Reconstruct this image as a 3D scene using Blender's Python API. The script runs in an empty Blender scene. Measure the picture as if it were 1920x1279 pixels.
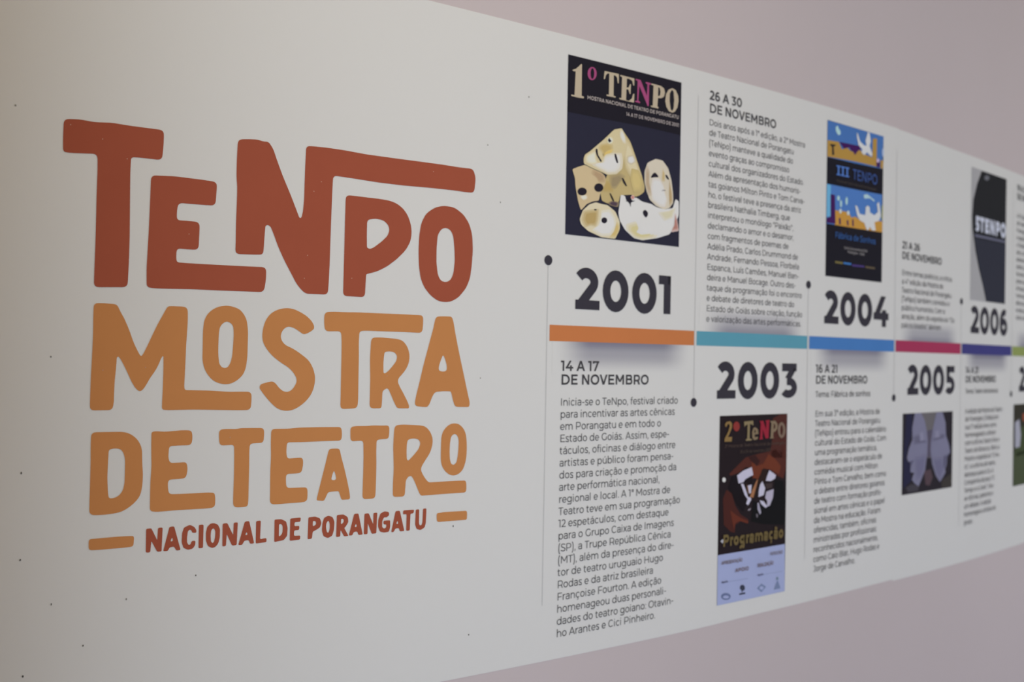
import bpy, bmesh, math, random
from mathutils import Vector, Matrix
from mathutils.geometry import tessellate_polygon

SC = bpy.context.scene
COL = SC.collection
random.seed(7)

# ---------- camera ----------
# The wall bends gently away from the viewer: a vertical cylinder of radius R.  s = metres along the wall, z = metres above the floor.
R = 12.0731
cam_data = bpy.data.cameras.new('camera')
cam_data.sensor_fit = 'HORIZONTAL'; cam_data.sensor_width = 36.0; cam_data.lens = 1990.26 / 1920 * 36
cam_data.clip_start = 0.02
cam_data.dof.use_dof = True; cam_data.dof.focus_distance = 1.70; cam_data.dof.aperture_fstop = 3.1
cam = bpy.data.objects.new('camera', cam_data); COL.objects.link(cam)
YAW, PITCH, ROLL = 0.646741, 0.014378, 0.018298
fw = Vector((math.sin(YAW) * math.cos(PITCH), math.cos(YAW) * math.cos(PITCH), math.sin(PITCH)))
rt = Vector((math.cos(YAW), -math.sin(YAW), 0)); up = rt.cross(fw)
r2 = rt * math.cos(ROLL) + up * math.sin(ROLL); u2 = up * math.cos(ROLL) - rt * math.sin(ROLL)
cam.matrix_world = Matrix(((r2.x, u2.x, -fw.x, -1.27639), (r2.y, u2.y, -fw.y, -1.57342), (r2.z, u2.z, -fw.z, 1.49697), (0, 0, 0, 1)))
SC.camera = cam

# ---------- light ----------
SC.view_settings.view_transform = 'Standard'; SC.view_settings.look = 'None'
SC.view_settings.gamma = 1.0; SC.view_settings.use_curve_mapping = False
SC.view_settings.exposure = 0.0
world = bpy.data.worlds.new('soft_daylight'); SC.world = world; world.use_nodes = True
world.node_tree.nodes['Background'].inputs[0].default_value = (1.0, 0.93, 0.80, 1)
world.node_tree.nodes['Background'].inputs[1].default_value = 0.13


def area(name, loc, target, sx, sy, watts, colour):
    d = bpy.data.lights.new(name, 'AREA'); d.shape = 'RECTANGLE'; d.size = sx; d.size_y = sy; d.energy = watts; d.color = colour
    o = bpy.data.objects.new(name, d); COL.objects.link(o); o.location = loc
    o.rotation_euler = (Vector(target) - Vector(loc)).to_track_quat('-Z', 'Y').to_euler()
    return o


area('window_daylight', (-2.6, -3.0, 1.9), (0.0, 0.0, 1.5), 3.0, 1.5, 76, (0.92, 0.975, 1.0))
area('added_warm_fill', (-0.4, -1.3, 2.97), (-0.4, -1.3, 0.0), 0.9, 0.3, 6.0, (1.0, 0.76, 0.40))  # added warm light out of view, tints the upper part of the wall
area('added_right_fill', (3.9, -2.6, 1.3), (1.9, 0.2, 1.5), 2.0, 2.0, 43, (0.95, 0.97, 0.96))  # added fill light, lifts the far right end of the wall


# ---------- materials ----------
MATS = {}


def paint(name, col, rough=0.5, vary=0.04, scale=30.0, bump=0.0, bscale=200.0, spec=0.25):
    m = bpy.data.materials.new(name); m.use_nodes = True; nt = m.node_tree; b = nt.nodes['Principled BSDF']
    b.inputs['Roughness'].default_value = rough; b.inputs['Specular IOR Level'].default_value = spec
    tc = nt.nodes.new('ShaderNodeTexCoord'); n = nt.nodes.new('ShaderNodeTexNoise'); n.inputs['Scale'].default_value = scale; n.inputs['Detail'].default_value = 4
    nt.links.new(tc.outputs['Object'], n.inputs['Vector'])
    mx = nt.nodes.new('ShaderNodeMix'); mx.data_type = 'RGBA'
    mx.inputs[6].default_value = (*[c * (1 - vary) for c in col], 1); mx.inputs[7].default_value = (*[min(1, c * (1 + vary)) for c in col], 1)
    nt.links.new(n.outputs['Fac'], mx.inputs[0]); nt.links.new(mx.outputs[2], b.inputs['Base Color'])
    if bump:
        n2 = nt.nodes.new('ShaderNodeTexNoise'); n2.inputs['Scale'].default_value = bscale; n2.inputs['Detail'].default_value = 3
        bp = nt.nodes.new('ShaderNodeBump'); bp.inputs['Strength'].default_value = bump; bp.inputs['Distance'].default_value = 0.001
        nt.links.new(tc.outputs['Object'], n2.inputs['Vector']); nt.links.new(n2.outputs['Fac'], bp.inputs['Height']); nt.links.new(bp.outputs[0], b.inputs['Normal'])
    return m


def ink(col):
    k = tuple(round(c, 3) for c in col)
    if k not in MATS: MATS[k] = paint('printed_ink_%d' % len(MATS), k, rough=0.65, vary=0.04, scale=14.0, spec=0.04)
    return MATS[k]


WHITE = (0.80, 0.80, 0.80)
VINYL = paint('white_vinyl', WHITE, rough=0.5, vary=0.008, scale=3.0, bump=0.05, bscale=90.0)
WALL = paint('mauve_wall_paint', (0.645, 0.57, 0.59), rough=0.7, vary=0.02, scale=2.5, bump=0.12, bscale=160.0, spec=0.15)
TAN = paint('added_wall_tan', (0.55, 0.42, 0.20), rough=0.8, vary=0.02, scale=2.5, bump=0.1, spec=0.1)  # tan chosen for warm bounce off the added side wall
CEIL = paint('cream_ceiling_paint', (0.80, 0.70, 0.54), rough=0.9, spec=0.1)
FLOOR = paint('grey_floor_tiles', (0.26, 0.30, 0.54), rough=0.5)
RED = ink((0.410, 0.104, 0.060)); ORANGE = ink((0.640, 0.276, 0.100))
CHARCOAL = ink((0.056, 0.052, 0.070)); TEXT = ink((0.082, 0.079, 0.088)); SMALL = ink((0.100, 0.098, 0.108)); HAIR = ink((0.62, 0.62, 0.63))


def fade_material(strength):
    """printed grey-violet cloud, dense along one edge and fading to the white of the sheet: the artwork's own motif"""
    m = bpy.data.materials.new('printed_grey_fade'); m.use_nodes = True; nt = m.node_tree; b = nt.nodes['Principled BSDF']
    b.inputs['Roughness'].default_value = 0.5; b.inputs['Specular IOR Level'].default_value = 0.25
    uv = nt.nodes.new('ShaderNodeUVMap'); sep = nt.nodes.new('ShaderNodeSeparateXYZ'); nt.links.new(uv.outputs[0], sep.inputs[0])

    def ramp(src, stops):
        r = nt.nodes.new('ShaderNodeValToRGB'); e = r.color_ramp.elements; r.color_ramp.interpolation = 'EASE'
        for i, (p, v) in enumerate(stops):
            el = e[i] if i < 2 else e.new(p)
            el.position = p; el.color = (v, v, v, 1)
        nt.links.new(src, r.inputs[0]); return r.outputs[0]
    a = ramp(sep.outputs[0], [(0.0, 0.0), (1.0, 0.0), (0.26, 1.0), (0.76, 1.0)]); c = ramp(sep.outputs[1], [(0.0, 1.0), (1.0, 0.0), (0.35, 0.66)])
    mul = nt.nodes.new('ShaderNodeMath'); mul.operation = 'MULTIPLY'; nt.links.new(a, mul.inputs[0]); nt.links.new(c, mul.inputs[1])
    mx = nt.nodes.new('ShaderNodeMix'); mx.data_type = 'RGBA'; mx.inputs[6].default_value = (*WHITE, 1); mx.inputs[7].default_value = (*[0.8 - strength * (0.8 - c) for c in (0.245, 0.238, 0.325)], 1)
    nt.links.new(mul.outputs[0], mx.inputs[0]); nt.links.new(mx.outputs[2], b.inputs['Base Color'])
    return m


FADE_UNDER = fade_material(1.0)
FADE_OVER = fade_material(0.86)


# ---------- geometry on the curved wall ----------
def on_wall(s, z, off=0.0):
    a = s / R
    return Vector(((R + off) * math.sin(a), R - (R + off) * math.cos(a), z))


def fillet(pts, r, n=4):
    out = []; m = len(pts)
    for i in range(m):
        p = Vector(pts[i]); a = Vector(pts[i - 1]) - p; b = Vector(pts[(i + 1) % m]) - p
        la, lb = a.length, b.length
        if la < 1e-7 or lb < 1e-7: continue
        d = min(r, la * 0.48, lb * 0.48); p0 = p + a / la * d; p1 = p + b / lb * d
        for k in range(n + 1):
            t = k / n; out.append(tuple(p0 * (1 - t) ** 2 + p * 2 * t * (1 - t) + p1 * t * t))
    return out


def unpack(flat): return [(flat[i] * 1e-4, flat[i + 1] * 1e-4) for i in range(0, len(flat), 2)]


STEP = 0.04
LAYER = 0.0003


def link(name, me, mats, parent, label=None):
    for m in mats: me.materials.append(m)
    o = bpy.data.objects.new(name, me); COL.objects.link(o)
    if parent:
        o.parent = parent; o.matrix_parent_inverse = parent.matrix_world.inverted()
    if label: o['label'] = label
    return o


def add_shape(bm, outer, holes, off, mi):
    """one flat printed shape laid on the curve: triangulated, cut every few centimetres, then bent"""
    t = bmesh.new(); loops = [outer] + list(holes); flat = [p for l in loops for p in l]
    vs = [t.verts.new((p[0], p[1], 0)) for p in flat]
    if not holes and len(outer) == 4:
        tris = [(0, 1, 2, 3)]
    else:
        tris = tessellate_polygon([[Vector((x, y, 0)) for x, y in l] for l in loops])
    for tri in tris:
        try: t.faces.new([vs[i] for i in tri])
        except ValueError: pass
    lo = min(p[0] for p in flat); hi = max(p[0] for p in flat)
    k = math.floor(lo / STEP) + 1
    while k * STEP < hi:
        bmesh.ops.bisect_plane(t, geom=list(t.verts) + list(t.edges) + list(t.faces), plane_co=(k * STEP, 0, 0), plane_no=(1, 0, 0)); k += 1
    mp = {v: bm.verts.new(on_wall(v.co.x, v.co.y, off)) for v in t.verts}
    for f in t.faces:
        a = sum((f.verts[i].co.x * f.verts[(i + 1) % len(f.verts)].co.y - f.verts[(i + 1) % len(f.verts)].co.x * f.verts[i].co.y) for i in range(len(f.verts)))
        if abs(a) < 1e-12: continue
        vv = [mp[v] for v in f.verts]
        if a < 0: vv.reverse()
        nf = bm.faces.new(vv); nf.material_index = mi
    t.free()


def printed(name, parent, pieces, label=None):
    """pieces: (ink, layer, outline, holes) - one object, one look"""
    bm = bmesh.new(); mats = []
    for m, layer, outer, holes in pieces:
        if m not in mats: mats.append(m)
        add_shape(bm, outer, holes, 0.0008 + LAYER * layer, mats.index(m))
    me = bpy.data.meshes.new(name); bm.to_mesh(me); bm.free()
    return link(name, me, mats, parent, label)


def rect(s0, z0, s1, z1): return [(s0, z0), (s1, z0), (s1, z1), (s0, z1)]
def oval(s, z, rs, rz, n=24): return [(s + rs * math.cos(2 * math.pi * i / n), z + rz * math.sin(2 * math.pi * i / n)) for i in range(n)]


def slab_on_wall(name, s0, s1, lower, upper, off0, off1, m, parent=None, n=None):
    """sheet or wall: a bent slab between two offsets; lower(s), upper(s) give its edges"""
    n = n or max(2, int((s1 - s0) / STEP)); bm = bmesh.new(); cols = []
    for i in range(n + 1):
        s = s0 + (s1 - s0) * i / n
        cols.append([bm.verts.new(on_wall(s, z, o)) for z, o in ((lower(s), off0), (lower(s), off1), (upper(s), off1), (upper(s), off0))])
    for a, b in zip(cols, cols[1:]):
        for j in range(4): bm.faces.new((a[j], b[j], b[(j + 1) % 4], a[(j + 1) % 4]))
    bm.faces.new(cols[0]); bm.faces.new(cols[-1][::-1])
    bmesh.ops.recalc_face_normals(bm, faces=bm.faces)
    me = bpy.data.meshes.new(name); bm.to_mesh(me); bm.free()
    return link(name, me, [m], parent)


def box(name, lo, hi, m):
    bm = bmesh.new(); bmesh.ops.create_cube(bm, size=1)
    for v in bm.verts: v.co = Vector([l + (h - l) * (c + 0.5) for l, h, c in zip(lo, hi, v.co)])
    me = bpy.data.meshes.new(name); bm.to_mesh(me); bm.free()
    return link(name, me, [m], None)


# ---------- lettering: a geometric sans drawn from strokes, 1000 units to the em, cap height 700 ----------
def spline(pts, n=5):
    out = []
    for i in range(len(pts) - 1):
        p0 = pts[max(i - 1, 0)]; p1 = pts[i]; p2 = pts[i + 1]; p3 = pts[min(i + 2, len(pts) - 1)]
        for k in range(n):
            t = k / n
            out.append(tuple(0.5 * (2 * b + (c - a) * t + (2 * a - 5 * b + 4 * c - d) * t * t + (3 * b - a - 3 * c + d) * t ** 3)
                             for a, b, c, d in zip(p0, p1, p2, p3)))
    out.append(pts[-1])
    return out


def thick(pts, w, closed=False):
    n = len(pts); L = []; R = []
    for i in range(n):
        a = pts[i - 1] if (i > 0 or closed) else pts[i]
        b = pts[(i + 1) % n] if (i < n - 1 or closed) else pts[i]
        d1 = (pts[i][0] - a[0], pts[i][1] - a[1]); d2 = (b[0] - pts[i][0], b[1] - pts[i][1])
        l1 = math.hypot(*d1); l2 = math.hypot(*d2)
        if l1 < 1e-9: d1, l1 = d2, l2
        if l2 < 1e-9: d2, l2 = d1, l1
        t = (d1[0] / l1 + d2[0] / l2, d1[1] / l1 + d2[1] / l2); l = math.hypot(*t) or 1
        nx, ny = -t[1] / l, t[0] / l
        c = max(0.5, abs(nx * -d1[1] / l1 + ny * d1[0] / l1)); h = w / 2 / c
        L.append((pts[i][0] + nx * h, pts[i][1] + ny * h)); R.append((pts[i][0] - nx * h, pts[i][1] - ny * h))
    return [[L[i], R[i], R[(i + 1) % n], L[(i + 1) % n]] for i in range(n if closed else n - 1)]


def ring(cx, cy, rx, ry, w, a0=0, a1=360, k=None):
    full = a1 - a0 >= 360; m = max(4, int(abs(a1 - a0) / 15)); h = w / 2; out = []; hv = h * (k or 1)
    P = lambda a, s: (cx + (rx + s * h) * math.cos(a), cy + (ry + s * hv) * math.sin(a))
    for i in range(m):
        a = math.radians(a0 + (a1 - a0) * i / m); b = math.radians(a0 + (a1 - a0) * (i + 1) / m)
        out.append([P(a, 1), P(a, -1), P(b, -1), P(b, 1)])
    return out


def bar(x0, y0, x1, y1): return [[(x0, y0), (x1, y0), (x1, y1), (x0, y1)]]
def dia(x0, y0, x1, y1, w): return [[(x0 - w / 2, y0), (x0 + w / 2, y0), (x1 + w / 2, y1), (x1 - w / 2, y1)]]
def disc(cx, cy, r): return [[(cx + r * math.cos(i * .5236), cy + r * math.sin(i * .5236)) for i in range(12)]]


ADV = dict(zip('abcdefghijklmnopqrstuvwxyz', (575, 669, 558, 669, 598, 345, 677, 665, 271, 275, 592, 271, 1037, 665, 625, 669, 669, 394, 487, 404, 660, 541, 866, 536, 542, 515)))
ADV.update(zip('ABCDEFGHIJKLMNOPQRSTUVWXYZ', (729, 755, 724, 832, 674, 637, 779, 817, 303, 554, 722, 594, 957, 817, 845, 727, 845, 729, 618, 578, 796, 704, 1118, 664, 641, 662)))
ADV.update(zip('0123456789', (660, 366, 572, 570, 668, 572, 614, 597, 643, 614)))
ADV.update({' ': 262, '.': 214, ',': 214, ':': 214, '-': 386, '(': 331, ')': 331, '"': 390, '\u00aa': 380, '\u00ba': 390})
ACC = {'á': 'a´', 'é': 'e´', 'í': 'ı´', 'ó': 'o´', 'ú': 'u´', 'â': 'a^', 'ê': 'e^', 'ô': 'o^', 'ã': 'a~', 'õ': 'o~', 'ç': 'c,', 'Ç': 'C,', 'Ã': 'A~', 'Í': 'I´', 'Á': 'A´'}


def glyph(ch, w):
    """advance width and list of polygons of one character at stem weight w"""
    if ch in ACC:
        b, m = ACC[ch]
        adv, P = glyph(b, w); P = list(P); x = adv / 2; up = 0 if b.islower() or b == 'ı' else 190
        if m == '´': P += thick([(x - 35, 590 + up), (x + 75, 730 + up)], w * .8)
        if m == '^': P += thick([(x - 110, 590 + up), (x, 700 + up), (x + 110, 590 + up)], w * .7)
        if m == '~': P += thick(spline([(x - 130, 610 + up), (x - 60, 680 + up), (x + 50, 620 + up), (x + 130, 690 + up)]), w * .8)
        if m == ',': P += thick(spline([(x, 0), (x + 20, -60), (x + 70, -110), (x + 30, -180), (x - 60, -180)], 3), w * .6)
        return adv, P
    h = w / 2; v = w * .9; u = v / 2; xb = 80; X = 525
    extra = max(0, w - 84) * .55                       # bolder cuts run wider
    A = ADV.get('i' if ch == 'ı' else ch, 600) + (extra if ch != ' ' else 0)
    P = []
    if ch == ' ': pass
    elif ch in 'o': P += ring(A / 2, 258, A / 2 - 48 - h, 270 - u, w)
    elif ch in 'bdpq':
        r = (A - 128 - w) / 2; cx = (A - 48 - h - r) if ch in 'bp' else 48 + h + r
        P += ring(cx, 258, r, 270 - u, w)
        y0, y1 = (0, 742) if ch in 'bd' else (-194, X)
        P += bar(xb, y0, xb + w, y1) if ch in 'bp' else bar(A - xb - w, y0, A - xb, y1)
    elif ch == 'a':
        R = A - 75; P += bar(R - w, 0, R, 330)
        P += thick(spline([(85, 430), (160, 500 - h * .6), (275, 533 - u), (R - w * 1.2, 490 - h * .4), (R - h, 400), (R - h, 300)]), w)
        P += thick(spline([(R - h, 315 - u), (270, 315 - u), (140, 285 - h * .3), (48 + h, 155), (130, 30 + h * .5), (250, -8 + u), (380, 35), (R - h, 145)]), w * .95)
    elif ch == 'c': P += ring(A / 2 + 20, 258, A / 2 - 30 - h, 270 - u, w, 42, 318)
    elif ch == 'e':
        P += ring(A / 2, 258, A / 2 - 45 - h, 270 - u, w, 0, 318); P += bar(48 + h, 228 - u * .3, A - 48, 228 + v * .75)
    elif ch == 'f': P += bar(105, 0, 105 + w, 560) + ring(105 + 170, 570, 170 - h, 178 - u, w, 75, 180) + bar(25, 440, 320, 440 + v)
    elif ch == 'g':
        r = (A - 128 - w) / 2; P += ring(48 + h + r, 270, r, 258 - u, w) + bar(A - xb - w, 20, A - xb, X)
        P += thick(spline([(A - xb - h, 40), (A - xb - h - 15, -70), (A - xb - 130, -165), (300, -196 + u), (180, -175), (90, -115)]), w)
    elif ch in 'hn': P += bar(xb, 0, xb + w, 742 if ch == 'h' else X) + bar(A - 75 - w, 0, A - 75, 300) + ring((xb + A - 75) / 2, 290, (A - 75 - xb) / 2 - h, 240 - u, w, 0, 175)
    elif ch in 'iı': P += bar(xb - 5, 0, xb + w - 5, X) + (disc(xb - 5 + h, 680, h * 1.25) if ch == 'i' else [])
    elif ch == 'j': P += bar(90, -60, 90 + w, X) + disc(90 + h, 680, h * 1.25) + ring(-20, -70, 110 + h, 125 - u, w, 270, 360)
    elif ch == 'k': P += bar(xb, 0, xb + w, 742) + dia(xb + h, 190, A - 95, X, w * 1.3) + dia(A - 80, 0, 270, 310, w * 1.3)
    elif ch == 'l': P += bar(xb - 5, 0, xb + w - 5, 742)
    elif ch == 'm':
        m = A / 2
        P += bar(xb, 0, xb + w, X) + bar(m - h, 0, m + h, 320) + bar(A - 75 - w, 0, A - 75, 320)
        P += ring((xb + m + h) / 2, 310, (m + h - xb) / 2 - h, 220 - u, w, 0, 175) + ring((m - h + A - 75) / 2, 310, (A - 75 - m + h) / 2 - h, 220 - u, w, 0, 175)
    elif ch == 'r': P += bar(xb, 0, xb + w, X) + ring(A - 25, 280, A - 25 - xb - h, 248 - u, w, 90, 175)
    elif ch == 's': P += thick(spline([(A - 65, 455), (A * .5, 533 - u), (115 + h * .3, 470), (75 + h, 385), (150, 300), (A * .55, 262), (A - 75 - h, 200), (A - 60 - h, 115), (A * .75, 20 + u * .3), (A * .45, -8 + u), (45, 75)]), w)
    elif ch == 't': P += bar(105, 110, 105 + w, 640) + bar(25, 440, 325, 440 + v) + ring(105 + 155, 140, 155 - h, 146 - u, w, 180, 300)
    elif ch == 'u': P += bar(75, 230, 75 + w, X) + bar(A - 80 - w, 0, A - 80, X) + ring((75 + A - 80) / 2, 235, (A - 80 - 75) / 2 - h, 242 - u, w, 180, 355)
    elif ch == 'v': P += dia(A / 2, 0, 20 + h, X, w * 1.1) + dia(A / 2, 0, A - 20 - h, X, w * 1.1)
    elif ch == 'w':
        for a, b, c in ((25 + h, A * .28, 0), (A * .28, A * .5, 1), (A * .5, A * .72, 0), (A * .72, A - 25 - h, 1)):
            P += dia(a, X if not c else 0, b, 0 if not c else X, w * 1.05)
    elif ch == 'x': P += dia(30 + h, 0, A - 35 - h, X, w * 1.3) + dia(A - 25 - h, 0, 35 + h, X, w * 1.3)
    elif ch == 'y': P += dia(A / 2, 0, 20 + h, X, w * 1.1) + dia(A * .5 - 75, -170, A - 20 - h, X, w * 1.1) + ring(A * .5 - 170, -90, 105, 108 - u, w, 235, 330)
    elif ch == 'z': P += bar(40, 0, A - 35, v) + bar(45, X - v, A - 45, X) + dia(45 + w * .6, v * .5, A - 45 - w * .6, X - v * .5, w * 1.25)
    elif ch == 'A': P += dia(10 + h, 0, A / 2, 700, w * 1.1) + dia(A - 10 - h, 0, A / 2, 700, w * 1.1) + bar(A * .25, 165, A * .75, 165 + v)
    elif ch == 'B':
        P += bar(95, 0, 95 + w, 700)
        for y0, y1, r in ((0, 375 + u, A - 55), (375 - u, 700, A - 90)):
            b = (y1 - y0) / 2; P += bar(95, y0, r - b, y0 + v) + bar(95, y1 - v, r - b, y1) + ring(r - b, y0 + b, b - h, b - u, w, -90, 90, .9)
    elif ch in 'CG':
        P += ring(A / 2 + 15, 350, A / 2 - 35 - h, 360 - u, w, 42, 318)
        if ch == 'G': P += bar(A - 85 - w, 80, A - 85, 350)
    elif ch == 'D': P += bar(95, 0, 95 + w, 700) + bar(95, 0, A * .5, v) + bar(95, 700 - v, A * .5, 700) + ring(A * .47, 350, A * .53 - 45 - h, 350 - u, w, -92, 92, .9)
    elif ch == 'E': P += bar(95, 0, 95 + w, 700) + bar(95, 0, A - 50, v) + bar(95, 700 - v, A - 60, 700) + bar(95, 355 - u, A - 105, 355 + u)
    elif ch == 'F': P += bar(95, 0, 95 + w, 700) + bar(95, 700 - v, A - 30, 700) + bar(95, 320 - u, A - 85, 320 + u)
    elif ch == 'H': P += bar(95, 0, 95 + w, 700) + bar(A - 95 - w, 0, A - 95, 700) + bar(95, 355 - u, A - 95, 355 + u)
    elif ch == 'I': P += bar(95, 0, 95 + w, 700)
    elif ch == 'J': P += bar(A - 90 - w, 180, A - 90, 700) + bar(110, 700 - v, A - 90, 700) + ring(A - 90 - h - 160, 190, 160, 200 - u, w, 215, 360)
    elif ch == 'K': P += bar(95, 0, 95 + w, 700) + dia(95 + h, 240, A - 75, 700, w * 1.35) + dia(A - 70, 0, 330, 420, w * 1.3)
    elif ch == 'L': P += bar(95, 0, 95 + w, 700) + bar(95, 0, A - 20, v)
    elif ch == 'M': P += bar(95, 0, 95 + w, 700) + bar(A - 95 - w, 0, A - 95, 700) + dia(A / 2, 190, 95 + h, 700, w * 1.15) + dia(A / 2, 190, A - 95 - h, 700, w * 1.15)
    elif ch == 'N': P += bar(95, 0, 95 + w, 700) + bar(A - 95 - w, 0, A - 95, 700) + dia(A - 95 - h, 0, 95 + h, 700, w * 1.2)
    elif ch == 'O': P += ring(A / 2, 350, A / 2 - 42 - h, 360 - u, w)
    elif ch == 'Q': P += ring(A / 2, 350, A / 2 - 42 - h, 360 - u, w) + dia(A - 120, -90, A / 2 + 40, 110, w * 1.2)
    elif ch in 'PR':
        y0 = 225 if ch == 'P' else 220; b = (700 - y0) / 2; r = A - 55
        P += bar(95, 0, 95 + w, 700) + bar(95, y0, r - b, y0 + v) + bar(95, 700 - v, r - b, 700) + ring(r - b, y0 + b, b - h, b - u, w, -90, 90, .9)
        if ch == 'R': P += dia(A - 60 - h, 0, A - 230, 250, w * 1.2)
    elif ch == 'S': P += thick(spline([(A - 70, 620), (A * .52, 712 - u), (150, 655 - h * .2), (75 + h, 535), (160, 415), (A * .55, 345), (A - 70 - h * .7, 260), (A - 50 - h, 165), (A - 130, 45 + h * .3), (A * .48, -10 + u), (40, 95)]), w)
    elif ch == 'T': P += bar(A / 2 - h, 0, A / 2 + h, 700) + bar(10, 700 - v, A - 10, 700)
    elif ch == 'U': P += bar(88, 300, 88 + w, 700) + bar(A - 88 - w, 300, A - 88, 700) + ring(A / 2, 305, A / 2 - 88 - h, 315 - u, w, 180, 360)
    elif ch == 'V': P += dia(A / 2, 0, 10 + h, 700, w * 1.1) + dia(A / 2, 0, A - 10 - h, 700, w * 1.1)
    elif ch == 'W':
        for a, b, c in ((25 + h, A * .28, 0), (A * .28, A * .5, 1), (A * .5, A * .72, 0), (A * .72, A - 25 - h, 1)):
            P += dia(a, 700 if not c else 0, b, 0 if not c else 700, w * 1.05)
    elif ch == 'X': P += dia(25 + h, 0, A - 30 - h, 700, w * 1.25) + dia(A - 20 - h, 0, 30 + h, 700, w * 1.25)
    elif ch == 'Y': P += bar(A / 2 - h, 0, A / 2 + h, 280) + dia(A / 2, 240, 15 + h, 700, w * 1.15) + dia(A / 2, 240, A - 15 - h, 700, w * 1.15)
    elif ch == 'Z': P += bar(50, 0, A - 45, v) + bar(55, 700 - v, A - 55, 700) + dia(55 + w * .6, v * .5, A - 55 - w * .6, 700 - v * .5, w * 1.25)
    elif ch == '0': P += ring(A / 2, 350, A / 2 - 45 - h, 360 - u, w)
    elif ch == '1': P += bar(A - 95 - w, 0, A - 95, 700) + bar(10, 700 - v, A - 95, 700)
    elif ch == '2':
        P += bar(45, 0, A - 25, v)
        cx = A * .46; rx = A - 62 - h - cx; ry = 235 - u
        arc = [(cx + rx * math.cos(math.radians(t)), 475 + ry * math.sin(math.radians(t))) for t in range(150, -41, -10)]
        P += thick(arc + [(45 + w * .62, v * .5)], w)
    elif ch == '3':
        P += bar(55, 700 - v, A - 65, 700) + dia(A * .5 - h * .4, 405, A - 65 - w * .6, 700 - v * .6, w * 1.25)
        cx = A * .45; yt = 415 - u; ry = (yt + 10 - u) / 2; rx = A - 45 - h - cx
        P += bar(A * .36, yt - u, cx, yt + u) + ring(cx, -10 + u + ry, rx, ry, w, -142, 90, .9)
    elif ch == '4': P += bar(25, 160, A - 20, 160 + v) + bar(A - 225 - h, 0, A - 225 + h, 385) + dia(25 + w * .62, 160 + v * .4, A - 225 - w * .2, 700, w * 1.2)
    elif ch == '5':
        P += bar(100, 700 - v, A - 60, 700) + bar(100, 390, 100 + w * .95, 700)
        cx = A * .45; yt = 440 - u; ry = (yt + 10 - u) / 2; rx = A - 45 - h - cx
        P += bar(100, yt - u, cx, yt + u) + ring(cx, -10 + u + ry, rx, ry, w, -142, 90, .9)
    elif ch in '69':
        Q = ring(A / 2 + 5, 225, A / 2 - 50 - h, 235 - u, w) + ring(A / 2 + 40, 350, A / 2 - 10 - h, 360 - u, w, 62, 190)
        P += Q if ch == '6' else [[(A - x, 700 - y) for x, y in q] for q in Q]
    elif ch == '7': P += bar(30, 700 - v, A - 25, 700) + bar(30, 520, 30 + w, 700) + dia(150 + h, 0, A - 30 - w * .6, 700 - v * .3, w * 1.12)
    elif ch == '8': P += ring(A / 2, 195, A / 2 - 50 - h, 205 - u, w) + ring(A / 2, 535, A / 2 - 80 - h, 175 - u, w)
    elif ch == '.': P += disc(A / 2, h * 1.1, h * 1.25)
    elif ch == ':': P += disc(A / 2, h * 1.1, h * 1.25) + disc(A / 2, 440, h * 1.25)
    elif ch == ',': P += disc(A / 2, h * 1.1, h * 1.25) + [[(A / 2 - h * .9, h * .6), (A / 2 + h * 1.2, h), (A / 2 + h * .1, -130), (A / 2 - h * 1.1, -130)]]
    elif ch == '-': P += bar(55, 240, A - 55, 240 + v)
    elif ch == '(': P += thick(spline([(250, 790), (170, 640), (130, 460), (130, 90), (170, -90), (250, -240)], 4), w)
    elif ch == ')': P += thick(spline([(A - 250, 790), (A - 170, 640), (A - 130, 460), (A - 130, 90), (A - 170, -90), (A - 250, -240)], 4), w)
    elif ch == '"': P += bar(85, 470, 85 + w, 700) + bar(A - 85 - w, 470, A - 85, 700)
    elif ch in '\u00aa\u00ba':
        P += ring(A / 2, 560, A / 2 - 50 - h, 140 - u, w * .8)
        if ch == '\u00aa': P += bar(A - 45 - w * .8, 420, A - 45, 700)
    else: P += bar(60, 0, A - 60, 500)
    return A, P


def text_width(t, w): return sum(glyph(c, w)[0] for c in t)



def words(name, parent, lines, m, layer, label=None):
    """lines: (text, s, baseline z, size, stretch, weight) -> one mesh"""
    bm = bmesh.new()
    for text, s, z, size, stretch, w in lines:
        k = size / 1000; x = -70                      # the first stem stands on s
        for ch in text:
            adv, P = glyph(ch, w)
            for q in P: add_shape(bm, [(s + (x + a) * k * stretch, z + b * k) for a, b in q], [], 0.0008 + LAYER * layer, 0)
            x += adv
    me = bpy.data.meshes.new(name); bm.to_mesh(me); bm.free()
    return link(name, me, [m], parent, label)


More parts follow.
